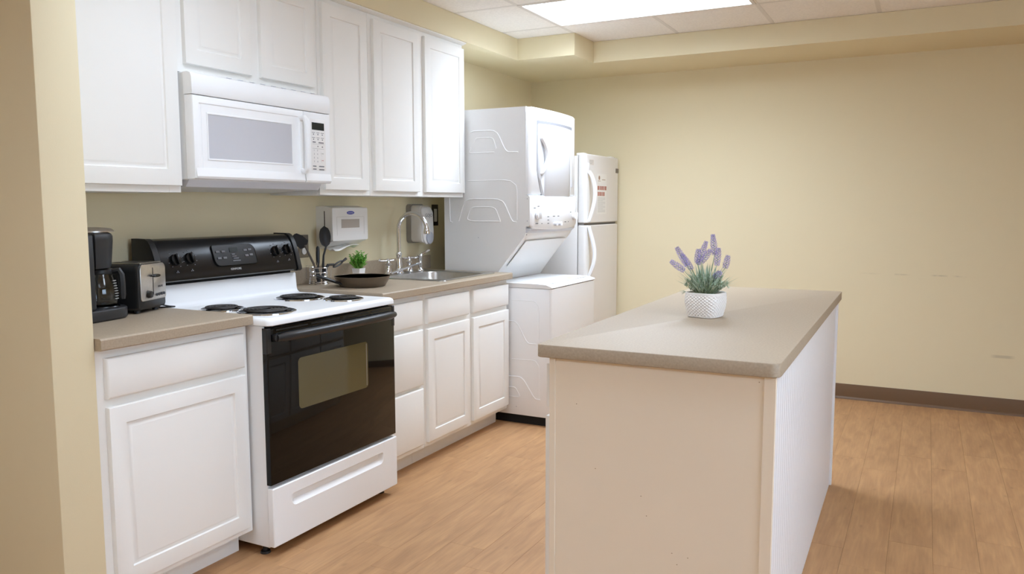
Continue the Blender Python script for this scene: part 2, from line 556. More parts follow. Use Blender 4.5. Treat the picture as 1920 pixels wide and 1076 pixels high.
def carcass(parent, y0, y1, z0, z1, xf, stiles, rails, toe=None):
    """box of panels with a face frame; open in front between the frame members"""
    c = B()
    t = 0.016
    c.box(0.002, xf - 0.018, y0, y0 + t, z0, z1)
    c.box(0.002, xf - 0.018, y1 - t, y1, z0, z1)
    c.box(0.002, xf - 0.018, y0 + t, y1 - t, z0, z0 + t)
    c.box(0.002, 0.008, y0 + t, y1 - t, z0 + t, z1)
    part('cabinet_box', c, mCab, parent)
    f = B()
    for a, b_ in stiles: f.box(xf - 0.018, xf, a, b_, z0, z1, 0.0008, 1)
    for a, b_ in rails: f.box(xf - 0.0175, xf - 0.0005, y0 + 0.002, y1 - 0.002, a, b_)
    part('face_frame', f, mCab, parent)
    if toe:
        k_ = B().box(toe - 0.016, toe, y0, y1, 0, z0)
        k_.box(0.002, toe - 0.016, y0, y0 + t, 0, z0)
        k_.box(0.002, toe - 0.016, y1 - t, y1, 0, z0)
        part('toe_kick', k_, mCab, parent)


UZ0, UZ1, UXF = 1.3628, 2.262, 0.310
# wall cabinets
t = thing('wall_cabinet', 'tall white single door wall cabinet between the pier and the microwave', 'cabinet', (0, 0.75, UZ0))
carcass(t, 0.449, 1.049, UZ0, UZ1, UXF, [(0.449, 0.50), (0.995, 1.049)], [(UZ0, UZ0 + 0.04), (2.22, UZ1)])
raised_door('door', t, 0.474, 1.042, 1.3875, 2.239, UXF, margin=0.06)
t = thing('wall_cabinet', 'short white two door wall cabinet directly above the microwave', 'cabinet', (0, 1.44, 1.81))
carcass(t, 1.051, 1.829, 1.812, UZ1, UXF, [(1.051, 1.10), (1.39, 1.49), (1.78, 1.829)], [(1.812, 1.86), (2.22, UZ1)])
raised_door('door', t, 1.080, 1.413, 1.845, 2.239, UXF)
raised_door('door', t, 1.468, 1.796, 1.845, 2.239, UXF)
t = thing('wall_cabinet', 'narrow white single door wall cabinet just past the microwave', 'cabinet', (0, 2.02, UZ0))
carcass(t, 1.831, 2.206, UZ0, UZ1, UXF, [(1.831, 1.88), (2.15, 2.206)], [(UZ0, UZ0 + 0.04), (2.22, UZ1)])
raised_door('door', t, 1.8514, 2.1823, 1.3875, 2.239, UXF)
t = thing('wall_cabinet', 'white two door wall cabinet at the washer end above the sink', 'cabinet', (0, 2.66, UZ0))
carcass(t, 2.208, 3.122, UZ0, UZ1, UXF, [(2.208, 2.26), (2.61, 2.72), (3.09, 3.122)], [(UZ0, UZ0 + 0.04), (2.22, UZ1)])
raised_door('door', t, 2.2344, 2.637, 1.3875, 2.239, UXF)
raised_door('door', t, 2.6943, 3.1172, 1.3875, 2.239, UXF)
tr = B().prism([(UXF - 0.02, 2.2625), (UXF + 0.006, 2.2625), (UXF + 0.012, 2.266), (UXF + 0.027, 2.270), (UXF + 0.027, 2.2765), (UXF - 0.02, 2.2765)], xzy, 0.449, 3.128)
struct('trim_1', tr, mCab)

# base cabinets
BXF = 0.613
t = thing('base_cabinet', 'white base cabinet with one drawer and one door left of the stove', 'cabinet', (0, 0.75, 0))
carcass(t, 0.449, 1.053, 0.095, 0.878, BXF, [(0.449, 0.50), (1.0, 1.053)], [(0.095, 0.135), (0.69, 0.74), (0.84, 0.878)], toe=0.537)
slab_front('drawer_front', t, 0.476, 1.029, 0.7244, 0.851, BXF)
raised_door('door', t, 0.476, 1.029, 0.119, 0.6974, BXF)
t = thing('base_cabinet', 'white three drawer base cabinet just past the stove', 'cabinet', (0, 2.03, 0))
carcass(t, 1.845, 2.216, 0.095, 0.878, BXF, [(1.845, 1.88), (2.16, 2.216)], [(0.095, 0.135), (0.40, 0.43), (0.69, 0.74), (0.84, 0.878)], toe=0.537)
slab_front('drawer_front', t, 1.866, 2.1934, 0.7244, 0.851, BXF)
slab_front('drawer_front', t, 1.866, 2.1934, 0.4245, 0.7035, BXF)
slab_front('drawer_front', t, 1.866, 2.1934, 0.119, 0.408, BXF)
t = thing('base_cabinet', 'white sink base cabinet with two doors under two false drawer fronts', 'cabinet', (0, 2.67, 0))
carcass(t, 2.218, 3.112, 0.095, 0.878, BXF, [(2.218, 2.26), (2.61, 2.72), (3.08, 3.112)], [(0.095, 0.135), (0.69, 0.74), (0.84, 0.878)], toe=0.537)
for a, b_ in ((2.2366, 2.6472), (2.6885, 3.108)):
    slab_front('drawer_front', t, a, b_, 0.7244, 0.851, BXF)
    raised_door('door', t, a, b_, 0.119, 0.6974, BXF)

# ------------------------------------------------------------------ countertops
CT, CTB, CTX = 0.9165, 0.8795, 0.650


def ct_profile(bk=0.002):
    return [(bk, CTB), (CTX - 0.004, CTB), (CTX, CTB + 0.004), (CTX, CT - 0.005), (CTX - 0.005, CT), (bk, CT)]


t = thing('countertop', 'short taupe laminate countertop left of the stove under the toaster', 'countertop', (0, 0.75, CTB))
part('worktop', B().prism(ct_profile(), xzy, 0.4475, 1.055), mTaupe, t)
part('backsplash', B().box(0.002, 0.021, 0.449, 1.053, CT + 0.0002, 1.0, 0.002, 1), mTaupe, t)
t = thing('countertop', 'long taupe laminate countertop with the sink right of the stove', 'countertop', (0, 2.48, CTB))
SX0, SX1, SY0, SY1 = 0.10, 0.565, 2.49, 3.01      # sink cut-out
c = B()
c.prism(ct_profile(), xzy, 1.844, SY0)
c.prism(ct_profile(), xzy, SY1, 3.12)
c.prism([(SX1, CTB), (CTX - 0.004, CTB), (CTX, CTB + 0.004), (CTX, CT - 0.005), (CTX - 0.005, CT), (SX1, CT)], xzy, SY0, SY1)
c.box(0.002, SX0, SY0, SY1, CTB, CT)
bmesh.ops.remove_doubles(c.bm, verts=c.bm.verts[:], dist=1e-5)
part('worktop', c, mTaupe, t)
part('backsplash', B().box(0.002, 0.021, 1.846, 3.2, CT + 0.0002, 1.0, 0.002, 1), mTaupe, t)

# ------------------------------------------------------------------ stove
SY, SE = 1.058, 1.838
t = thing('stove', 'white and black electric coil range between the two countertops', 'stove', (0.35, 1.448, 0))
b = B().box(0.03, 0.688, SY + 0.004, SE - 0.004, 0.035, 0.874, 0.003, 1)
part('body', b, mApp, t)
ck = B()
cp = rrect(0.125, 0.722, SY, SE, (0.004, 0.022, 0.022, 0.004), 5)
ins = lambda d: [(0.125 + d if x < 0.3 else x - d * (1 if x > 0.68 else 0), y + d if y < 1.448 else y - d) for x, y in cp]
def scale_poly(P, d):
    cx, cy, hx, hy = 0.4235, 1.448, 0.2985, 0.39
    return [(cx + (x - cx) * (hx - d) / hx, cy + (y - cy) * (hy - d) / hy) for x, y in P]
ck.loops([[xyz(x, y, z) for x, y in scale_poly(cp, d)] for d, z in ((0.006, 0.8745), (0.0, 0.878), (0.0, 0.891), (0.003, 0.899), (0.009, 0.9035), (0.017, 0.905), (0.026, 0.9042), (0.036, 0.902))])
part('cooktop', ck, mApp, t)
rs = B()
rs.prism([(0.05, 0.88), (0.170, 0.900), (0.158, 0.9055), (0.150, 0.913), (0.146, 0.924), (0.140, 0.990), (0.136, 0.996), (0.05, 0.996)], xzy, SY + 0.004, SE - 0.001)
part('back_riser', rs, mApp, t)
part('riser_gap', B().box(0.06, 0.126, SY + 0.01, SE - 0.02, 0.996, 1.02), mDark, t)
# control panel
prof = [(0.03, 1.008), (0.166, 1.010), (0.174, 1.016), (0.173, 1.024), (0.1695, 1.034), (0.166, 1.05), (0.1595, 1.078), (0.1505, 1.108), (0.140, 1.136), (0.127, 1.160), (0.117, 1.172), (0.104, 1.178), (0.03, 1.179)]
cpn = part('control_panel', B().prism(prof, xzy, SY - 0.004, SE - 0.004), mBlack, t, smooth=40)
prof2 = [(0.028, 1.004), (0.170, 1.006), (0.180, 1.014), (0.179, 1.026), (0.175, 1.040), (0.1655, 1.078), (0.1565, 1.108), (0.146, 1.137), (0.133, 1.162), (0.121, 1.176), (0.106, 1.183), (0.028, 1.184)]
for a, b_ in ((SY - 0.020, SY + 0.006), (SE - 0.022, SE + 0.002)):
    part('end_cap', B().prism(prof2, xzy, a, b_), mBlackM, t, smooth=40)
# face of the panel: local frame
PU = Vector((-0.31, 0, 1)).normalized(); PN = Vector((1, 0, 0.31)).normalized()
PROF = [(1.01, 0.174), (1.034, 0.1695), (1.05, 0.166), (1.078, 0.1595), (1.108, 0.1505), (1.136, 0.140), (1.160, 0.127), (1.18, 0.105)]


def fp(y, z, d=0.0):
    for (za, xa), (zb, xb) in zip(PROF, PROF[1:]):
        if z <= zb: break
    x = xa + (xb - xa) * (z - za) / (zb - za)
    return Vector((x, y - 0.009, z)) + PN * d


dsp = rrect(1.338, 1.578, 1.056, 1.146, (0.028, 0.012, 0.03, 0.012), 5)
b = B().loops([[fp(y, z, d) for y, z in [(1.458 + (y - 1.458) * (1 - i), 1.101 + (z - 1.101) * (1 - i * 2.4)) for y, z in dsp]] for i, d in ((0, -0.006), (0, 0.004), (0.008, 0.007), (0.018, 0.007), (0.024, 0.0055))])
part('display_bezel', b, mBlack, t)
lcd = B().loops([[fp(y, z, d) for y, z in ((1.432, 1.112), (1.478, 1.112), (1.478, 1.131), (1.432, 1.131))] for d in (0.003, 0.0062)])
part('display', lcd, mLCD, t)
kb = B()
for (y, z) in ((1.365, 1.117), (1.395, 1.117), (1.367, 1.090), (1.397, 1.090), (1.520, 1.118), (1.546, 1.119), (1.522, 1.094), (1.548, 1.096)):
    kb.loops([[fp(y + a, z + c_, d) for a, c_ in ((-0.009, -0.004), (0.009, -0.004), (0.009, 0.004), (-0.009, 0.004))] for d in (0.004, 0.0072)])
for (y, z, w) in ((1.446, 1.103, 0.016), (1.450, 1.094, 0.022), (1.457, 1.085, 0.03), (1.458, 1.075, 0.042)):
    kb.loops([[fp(y + a, z + c_, d) for a, c_ in ((-w / 2, -0.002), (w / 2, -0.002), (w / 2, 0.002), (-w / 2, 0.002))] for d in (0.004, 0.0070)])
part('key_legend', kb, mInk, t, label='grey printed keys of the oven clock', kind='stuff')
part('lettering', text_bm('KENMORE', 0.013, fp(1.449, 1.041, 0.002), (0, 1, 0), PU), mInkL, t)
for y, z in ((1.146, 1.097), (1.218, 1.099), (1.705, 1.105), (1.780, 1.109)):
    o_ = fp(y, z)
    kn = B().cyl(o_ - PN * 0.003, o_ + PN * 0.012, 0.0245, 0.022, 24, 0.003)
    k1 = part('knob', kn, mBlack, t)
    gm = Matrix.Translation(o_ + PN * 0.017) @ Matrix((Y, PU, PN)).transposed().to_4x4() @ Matrix.Rotation(0.12, 4, 'Z')
    gb = B().box(-0.006, 0.006, -0.021, 0.021, -0.007, 0.007, 0.003, 2).xf(gm)
    part('knob_grip', gb, mBlack, k1)
    tk = B()
    for q in range(9):
        a = -PI / 2 + 0.6 + q * (2 * PI - 1.2) / 8
        p = fp(y + 0.034 * math.cos(a), z + 0.034 * math.sin(a) * 0.94, 0.0012)
        tk.box(p.x - 0.0008, p.x + 0.0008, p.y - 0.0022, p.y + 0.0022, p.z - 0.0012, p.z + 0.0012)
    p = fp(y, z - 0.05, 0.0012)
    for dx, dz in ((-0.004, 0), (0.004, 0), (0, 0.005)):
        tk.box(p.x - 0.0008, p.x + 0.0008, p.y + dx - 0.0022, p.y + dx + 0.0022, p.z + dz - 0.0018, p.z + dz + 0.0018)
    part('dial_marks', tk, mInk, k1, kind='stuff')
# coil burners
for (bx, by, R) in ((0.347, 1.192, 0.077), (0.557, 1.218, 0.100), (0.355, 1.625, 0.097), (0.555, 1.683, 0.074)):
    bz = 0.902
    pr_ = [(R + 0.012, 0.0005), (R + 0.011, 0.004), (R + 0.004, 0.0055), (R, 0.004), (R - 0.008, 0.0015), (0.02, 0.001), (0.0, 0.001)]
    dpn = part('drip_pan', B().lathe([(R + 0.010, -0.004)] + pr_, (bx, by, bz), 32), mDrip, t)
    part('trim_ring', B().lathe([(R + 0.0135, 0.0002), (R + 0.013, 0.0045), (R + 0.009, 0.0066), (R + 0.004, 0.006), (R + 0.009, 0.005), (R + 0.0115, 0.0002)], (bx, by, bz), 36), mChrome, dpn)
    turns = 4 if R < 0.08 else 5
    pts = []
    N_ = turns * 26
    for q in range(N_ + 1):
        f = q / N_
        r_ = 0.018 + (R - 0.012 - 0.018) * f
        a = f * turns * 2 * PI
        pts.append((bx + r_ * math.cos(a), by + r_ * math.sin(a), bz + 0.0115))
    part('coil_element', B().tube(pts, 0.0058, 6, flat=0.7), mCoil, t)
    tri = B()
    for q in range(3):
        a = 0.4 + q * 2 * PI / 3
        tri.tube([(bx, by, bz + 0.0055), (bx + (R - 0.004) * math.cos(a), by + (R - 0.004) * math.sin(a), bz + 0.0055)], 0.003, 6)
    part('coil_support', tri, mDrip, dpn, kind='stuff')
# vent strip, oven door, handle
part('vent_strip', B().box(0.66, 0.690, SY + 0.012, SE - 0.012, 0.83, 0.876), mDark, t)
dn = B().rings((0.690, SY - 0.002, 0.280), Y, Z, X, SE - SY, 0.588, [(0, 0), (0, 0.020), (0.002, 0.0235), (0.006, 0.025)])
door = part('oven_door', dn, mGlassBlack, t)
wn = B()
wo = rrect(1.212, 1.640, 0.536, 0.735, 0.018, 4)
wn.loops([[yzx(y, z, x) for y, z in wo] for x in (0.7148, 0.7153)])
mWin = M('oven_window_glass', lin(92, 84, 56), 0.05, spec=0.4)
part('oven_window', wn, mWin, door, label='tinted oven window with rounded corners')
part('window_edge_reflection', B().box(0.7150, 0.7157, 1.628, 1.633, 0.545, 0.726), M('edge_reflection_grey', lin(120, 114, 104), 0.3), door)  # pale strip painted in for the reflection along the window's inner edge
vs_ = B()
for zz in (0.845, 0.8575):
    for a, b_ in ((1.10, 1.27), (1.29, 1.46), (1.48, 1.65), (1.67, 1.80)):
        vs_.box(0.7135, 0.7168, a, b_, zz - 0.002, zz + 0.0025)
part('door_vent', vs_, mBlackM, door, kind='stuff')
part('door_corner', B().box(0.692, 0.7165, SY - 0.006, SY + 0.018, 0.775, 0.868, 0.003, 1), mBlackM, door)
part('door_corner', B().box(0.692, 0.7165, SE - 0.020, SE - 0.0005, 0.775, 0.868, 0.003, 1), mBlackM, door)
hp = []
for q in range(17):
    f = q / 16
    y = 1.085 + f * 0.725
    hp.append((0.735 + 0.020 * math.sin(PI * f) ** 0.5 * 0.8, y, 0.832))
hb = B().tube(hp, [0.013] + [0.0185] * 15 + [0.013], 12, flat=0.95)
for y in (1.090, 1.805): hb.box(0.712, 0.737, y - 0.011, y + 0.011, 0.820, 0.844, 0.004, 2)
part('oven_handle', hb, mBlackM, door)
# storage drawer with a scooped pull
DX, DZ0, DZ1 = 0.692, 0.042, 0.268
dr = B()
outer = rrect(SY - 0.001, SE - 0.001, DZ0, DZ1, 0.004, 5)
mid = rrect(1.155, 1.735, 0.172, 0.222, (0.024, 0.024, 0.012, 0.012), 5)
inn = rrect(1.168, 1.722, 0.186, 0.216, (0.014, 0.014, 0.008, 0.008), 5)
dr.loops([[yzx(y, z, DX) for y, z in outer], [yzx(y, z, DX + 0.022) for y, z in outer],
          [yzx(1.448 + (y - 1.448) * 0.992, 0.155 + (z - 0.155) * 0.97, DX + 0.026) for y, z in outer],
          [yzx(y, z, DX + 0.026) for y, z in mid], [yzx(y, z, DX + 0.023) for y, z in [(1.445 + (y - 1.445) * 0.99, 0.197 + (z - 0.197) * 0.9) for y, z in mid]],
          [yzx(y, z + 0.004, DX + 0.008) for y, z in inn]])
part('storage_drawer', dr, mApp, t)
for x, y in ((0.64, SY + 0.03), (0.64, SE - 0.03), (0.08, SY + 0.03), (0.08, SE - 0.03)):
    part('leveling_foot', B().cyl((x, y, 0.0), (x, y, 0.008), 0.02, 0.018, 14).cyl((x, y, 0.008), (x, y, 0.036), 0.01, None, 12), mBlackM, t)

# ------------------------------------------------------------------ microwave
t = thing('microwave', 'white over the range microwave mounted under the short cabinet', 'microwave', (0.2, 1.43, 1.41))
MY0, MY1 = 1.054, 1.826
part('casing', B().box(0.004, 0.342, MY0, MY1, 1.412, 1.809, 0.003, 1), mApp, t)
part('underside', B().prism([(0.02, 1.412), (0.335, 1.412), (0.315, 1.385), (0.02, 1.372)], xzy, MY0 + 0.012, MY1 - 0.012), mAppGrey, t)
vx = B().prism([(0.3425, 1.7265), (0.385, 1.7265), (0.388, 1.733), (0.386, 1.79), (0.380, 1.803), (0.366, 1.8085), (0.3425, 1.8085)], xzy, MY0 - 0.004, MY1 - 0.004)
vg = part('vent_grille', vx, mApp, t)
for q in range(9):
    y = 1.25 + q * 0.06
    part('vent_slot', B().box(0.352, 0.372, y - 0.012, y + 0.012, 1.8078, 1.8098, 0.0008, 1), mAppGrey, vg)
# door: bowed lower lip, recessed window
dy0, dy1, dz0, dz1 = MY0 - 0.002, 1.648, 1.414, 1.7245
md = B().rings((0.3435, dy0, dz0), Y, Z, X, dy1 - dy0, dz1 - dz0, [(0, 0), (0, 0.036), (0.003, 0.041), (0.008, 0.043), (0.028, 0.043), (0.032, 0.0395)])
mdoor = part('microwave_door', md, mApp, t)
rec = B().rings((0.386 - 0.0028, 1.092, 1.452), Y, Z, X, 1.618 - 1.092, 0.245, [(0, 0), (0.0, 0.0008)])
part('door_panel', rec, mApp, mdoor)
lip = B().prism([(0.383, 1.416), (0.3865, 1.416), (0.391, 1.424), (0.389, 1.440), (0.3865, 1.455), (0.383, 1.455)], xzy, dy0 + 0.006, dy1 - 0.002)
part('lower_lip', lip, mApp, mdoor)
mwW = M('microwave_window', lin(196, 197, 203), 0.22, noise=(900, 0.05))
wn = B().rings((0.3842, 1.122, 1.492), Y, Z, X, 1.572 - 1.122, 0.166, [(0, 0), (0, 0.0006), (0.003, 0.0002)])
part('window', wn, mwW, mdoor, label='pale grey mesh window')
wf = B()
w0, w1, z0, z1 = 1.116, 1.578, 1.486, 1.664
for a, b_, c_, d_ in ((w0, w1, z0, z0 + 0.006), (w0, w1, z1 - 0.006, z1), (w0, w0 + 0.006, z0 + 0.006, z1 - 0.006), (w1 - 0.006, w1, z0 + 0.006, z1 - 0.006)):
    wf.box(0.3842, 0.3862, a, b_, c_, d_, 0.0006, 1)
part('window_frame', wf, mApp, mdoor)
hp = [(0.386, 1.632, 1.69), (0.405, 1.632, 1.692), (0.414, 1.632, 1.68)] + [(0.416 + 0.004 * math.sin(PI * q / 8), 1.632, 1.67 - q * 0.0235) for q in range(9)] + [(0.413, 1.632, 1.472), (0.404, 1.632, 1.462), (0.386, 1.632, 1.464)]
hb = B().tube(hp, 0.0125, 10)
part('door_handle', hb, mApp, mdoor)
cpb = B().rings((0.3435, 1.650, 1.414), Y, Z, X, MY1 - 0.004 - 1.650, 0.3105, [(0, 0), (0, 0.037), (0.003, 0.0415), (0.008, 0.043)])
part('control_panel', cpb, mApp, t)
part('lower_lip', B().prism([(0.383, 1.416), (0.3865, 1.416), (0.391, 1.424), (0.389, 1.440), (0.3865, 1.455), (0.383, 1.455)], xzy, 1.652, MY1 - 0.008), mApp, t)
part('keypad', B().rings((0.3862, 1.690, 1.468), Y, Z, X, 0.098, 0.228, [(0, 0), (0.0015, 0.0008)]), mWhiteP, t)
part('clock_display', B().box(0.3865, 0.3880, 1.698, 1.778, 1.648, 1.680), mLCD, t, label='black digital clock display')
kb = B()
for r_ in range(2):
    for q in range(3):
        y, z = 1.708 + q * 0.029, 1.632 - r_ * 0.022
        kb.box(0.3868, 0.3874, y - 0.010, y + 0.010, z + 0.003, z + 0.005)
        kb.box(0.3868, 0.3874, y - 0.003, y + 0.003, z - 0.006, z - 0.001)
for y, z, w in ((1.711, 1.594, 0.02), (1.757, 1.593, 0.034), (1.735, 1.576, 0.006), (1.765, 1.575, 0.008), (1.711, 1.488, 0.022), (1.757, 1.488, 0.034), (1.711, 1.475, 0.022), (1.757, 1.474, 0.034)):
    kb.box(0.3868, 0.3874, y - w / 2, y + w / 2, z - 0.0025, z + 0.0025)
for z in (1.566, 1.586): kb.box(0.3868, 0.3872, 1.7, 1.776, z - 0.0004, z + 0.0004)
for q, s_ in enumerate(('1', '2', '3', '4', '5', '6', '7', '8')):
    text_bm(s_, 0.010, (0.3870, 1.710 + (q % 2) * 0.022, 1.558 - (q // 2) * 0.0165), bm=kb)
part('key_legend', kb, mInk, t, kind='stuff')
for z, m_ in ((1.545, mInkL), (1.515, mPinkL)):
    cb = B().cyl((0.3865, 1.764, z), (0.3878, 1.764, z), 0.0115, 0.0105, 18)
    bt = part('round_button', cb, mWhiteP, t)
    part('button_mark', B().box(0.3878, 0.3882, 1.757, 1.771, z - 0.002, z + 0.002), m_, bt)

# ------------------------------------------------------------------ stacked laundry unit
LY0, LY1 = 3.136, 3.818
t = thing('laundry_center', 'white stacked washer and dryer unit at the end of the counter', 'washer dryer', (0.5, 3.475, 0))
part('washer_body', B().box(0.175, 0.885, LY0, LY1, 0.055, 0.826, 0.004, 2), mApp, t)
part('washer_front', B().prism(rrect(0.865, 0.897, LY0 + 0.001, LY1 - 0.001, (0.001, 0.012, 0.012, 0.001), 4), xyz, 0.06, 0.825), mApp, t)
part('washer_base', B().box(0.22, 0.86, LY0 + 0.02, LY1 - 0.02, 0.0, 0.055), mDark, t)
lid = B().prism([(0.50, 0.8275), (0.893, 0.8275), (0.900, 0.832), (0.897, 0.838), (0.86, 0.850), (0.80, 0.853), (0.50, 0.853)], xzy, LY0 - 0.002, LY1 + 0.002)
part('washer_top', lid, mApp, t)
part('washer_lid', B().box(0.56, 0.865, LY0 + 0.07, LY1 - 0.07, 0.8495, 0.8565, 0.003, 2), mApp, t)
lab_ = B().box(0.80, 0.855, 3.52, 3.60, 0.8562, 0.8568)
part('lid_sticker', lab_, M('sticker_tan', lin(226, 206, 160), 0.6), t, label='small tan sticker on the lid')
side = [(0.168, 0.855), (0.500, 0.855), (0.555, 0.93), (0.718, 1.128), (0.728, 1.150), (0.728, 1.884), (0.168, 1.884)]
part('dryer_body', B().prism(side, xzy, LY0, LY1), mApp, t)
# recessed slanted panel under the dryer
sp = B()
d0, d1 = Vector((0.575, 0, 0.945)), Vector((0.705, 0, 1.103))
nn = Vector((0.198, 0, -0.163)).normalized()
a0, a1 = LY0 + 0.05, LY1 - 0.05
fr_ = lambda p, y, o: Vector((p.x, y, p.z)) + nn * o
sp.loops([[fr_(d0, a0, o), fr_(d0, a1, o), fr_(d1, a1, o), fr_(d1, a0, o)] for o in (0.0, 0.004)])
part('service_panel', sp, mApp, t)
# bowed dryer front
YC, HW = (LY0 + LY1) / 2, (LY1 - LY0) / 2


def bow(y, base, amt): return base + amt * (1 - ((y - YC) / HW) ** 2)


def bow_panel(y0, y1, zlo, zhi, base, amt, xback, n=22, edge=0.006):
    """front panel curved in plan; zlo / zhi are functions of y"""
    b = B()
    outer = []
    cols = [y0 + (y1 - y0) * q / n for q in range(n + 1)]
    L = []
    for y in cols:
        e = min(1.0, min(y - y0, y1 - y) / edge + 0.0) if edge else 1
        xf = bow(y, base, amt) - (edge * (1 - math.sqrt(max(0, 1 - (1 - e) ** 2))) if edge else 0)
        a, c = zlo(y), zhi(y)
        L.append([Vector((xback, y, a)), Vector((xf - edge, y, a)), Vector((xf, y, a + edge)), Vector((xf, y, c - edge)), Vector((xf - edge, y, c)), Vector((xback, y, c))])
    return b.loops(L)


def rtop(y, z, r, y0=LY0, y1=LY1):
    d = min(y - y0, y1 - y)
    return z - (r - math.sqrt(max(0, r * r - (r - d) ** 2)) if d < r else 0)


cols_fix = None
part('dryer_front', bow_panel(LY0, LY1, lambda y: 1.374, lambda y: rtop(y, 1.884, 0.03), 0.752, 0.022, 0.7285, 40, 0.008), mApp, t, smooth=50)
part('dryer_controls', bow_panel(LY0 - 0.001, LY1 + 0.001, lambda y: 1.178 - 0.012 * (1 - ((y - YC) / HW) ** 2) + (0.012 if min(y - LY0, LY1 - y) < 0.02 else 0), lambda y: 1.3715, 0.764, 0.026, 0.7285, 40, 0.008), mApp, t, smooth=50)
part('control_underside', B().prism([(0.7285, 1.150), (0.752, 1.166), (0.752, 1.178), (0.7285, 1.178)], xzy, LY0 + 0.004, LY1 - 0.004), mAppGrey, t)


def dlo(y):
    e = (y - (LY0 + 0.095)) / 0.49 * 2 - 1
    return 1.345 + 0.16 * max(0, abs(e) - 0.72) ** 1.6 / (0.28 ** 1.6) * 0.75 + 0.012 * e * e


part('door_shadow_gap', bow_panel(LY0 + 0.078, LY1 - 0.080, lambda y: dlo(y) - 0.010, lambda y: 1.815 - 0.006 * ((y - YC) / HW) ** 2, 0.7532, 0.022, 0.745, 40, 0.0008), M('shadow_gap_grey', lin(150, 150, 154), 0.5), t)  # grey sheet behind the door, painted in for the shadow around it
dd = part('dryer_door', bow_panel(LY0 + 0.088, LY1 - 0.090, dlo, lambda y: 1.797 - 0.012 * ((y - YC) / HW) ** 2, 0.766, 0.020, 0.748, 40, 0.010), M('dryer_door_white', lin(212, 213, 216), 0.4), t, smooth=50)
hx = bow(3.265, 0.766, 0.020)
hp = [(hx - 0.004, 3.240, 1.716)]
for q in range(11):
    f = q / 10
    hp.append((hx + 0.004 + 0.018 * math.sin(PI * f), 3.243 + 0.058 * math.sin(PI * min(1, f * 0.96 + 0.0)) ** 0.8 * 0.8, 1.710 - f * 0.200))
hp.append((hx - 0.004, 3.243, 1.498))
part('door_handle', B().tube(hp, [0.008] + [0.0135] * 11 + [0.008], 8), mApp, dd)
for z in (1.68, 1.46): part('door_hinge', B().box(bow(LY1 - 0.088, 0.752, 0.022) - 0.004, bow(LY1 - 0.088, 0.752, 0.022) + 0.008, LY1 - 0.092, LY1 - 0.082, z - 0.03, z + 0.03, 0.002, 1), mAppGrey, t)
cx_ = lambda y: bow(y, 0.764, 0.026)
ring_m = M('dial_grey', lin(120, 120, 122), 0.4)
for y, z, r_ in ((3.200, 1.255, 0.026), (3.735, 1.246, 0.026)):
    k1 = part('timer_dial', B().cyl((cx_(y) - 0.002, y, z), (cx_(y) + 0.006, y, z), r_, r_, 24), mAppGrey, t)
    part('dial_knob', B().cyl((cx_(y) + 0.006, y, z), (cx_(y) + 0.016, y, z), r_ * 0.86, r_ * 0.78, 22, 0.003).box(cx_(y) + 0.012, cx_(y) + 0.034, y - 0.006, y + 0.006, z - 0.021, z + 0.021, 0.003, 2), mApp, k1)
for y in (3.412, 3.474):
    k1 = part('selector_knob', B().cyl((cx_(y) - 0.002, y, 1.201), (cx_(y) + 0.016, y, 1.201), 0.013, 0.011, 16, 0.002), mAppGrey, t)
    part('knob_grip', B().box(cx_(y) + 0.012, cx_(y) + 0.026, y - 0.004, y + 0.004, 1.188, 1.214, 0.002, 1), mApp, k1)
mk = B()
for y, z, w in ((3.18, 1.298, 0.03), (3.22, 1.308, 0.026), (3.205, 1.206, 0.05), (3.253, 1.205, 0.010), (3.33, 1.245, 0.02), (3.33, 1.225, 0.02), (3.33, 1.205, 0.02), (3.405, 1.247, 0.028), (3.468, 1.247, 0.022), (3.535, 1.21, 0.014), (3.58, 1.21, 0.03), (3.635, 1.21, 0.012), (3.68, 1.27, 0.02)):
    mk.box(cx_(y) - 0.002, cx_(y) + 0.0008, y - w / 2, y + w / 2, z - 0.0025, z + 0.0025)
part('control_marks', mk, mInk, t, kind='stuff')
# embossed ribs on the side panels
ey = LY0 - 0.0005


def rib(pts, smoothn=2, r=0.004):
    P = [Vector((x, ey, z)) for x, z in pts]
    for _ in range(smoothn):
        Q = [P[0]]
        for a, b_ in zip(P, P[1:]): Q += [a * 0.85 + b_ * 0.15, a * 0.15 + b_ * 0.85]
        Q.append(P[-1]); P = Q
    return P


for pts in ([(0.36, 1.75), (0.385, 1.757), (0.535, 1.755), (0.60, 1.626), (0.68, 1.624)],
            [(0.36, 1.66), (0.345, 1.626), (0.52, 1.628)],
            [(0.27, 1.22), (0.315, 1.352), (0.575, 1.352), (0.640, 1.218), (0.668, 1.216)],
            [(0.56, 1.218), (0.325, 1.218), (0.355, 1.304), (0.525, 1.304), (0.56, 1.218)],
            [(0.385, 1.69), (0.40, 1.715), (0.51, 1.715), (0.535, 1.65)],
            [(0.205, 1.36), (0.208, 1.215), (0.225, 1.212)]):
    part('embossed_rib', B().tube(rib(pts), 0.004, 6), mApp, t)
part('embossed_rib', B().tube(rib([(0.34, 1.462), (0.672, 1.462), (0.672, 1.23)], 2), 0.0025, 5), mApp, t)
part('embossed_rib', B().tube(rib([(0.636, 0.752), (0.818, 0.752), (0.818, 0.50)], 2), 0.0025, 5), mApp, t)
part('embossed_rib', B().tube(rib([(0.636, 0.394), (0.818, 0.398), (0.818, 0.17)], 2), 0.0025, 5), mApp, t)
for pts in ([(0.60, 0.625), (0.668, 0.622), (0.74, 0.495), (0.80, 0.495)], [(0.60, 0.286), (0.705, 0.289), (0.79, 0.163), (0.825, 0.163)],
            [(0.60, 0.222), (0.66, 0.222), (0.695, 0.163), (0.60, 0.163)]):
    part('embossed_rib', B().tube(rib(pts), 0.004, 6), mApp, t)
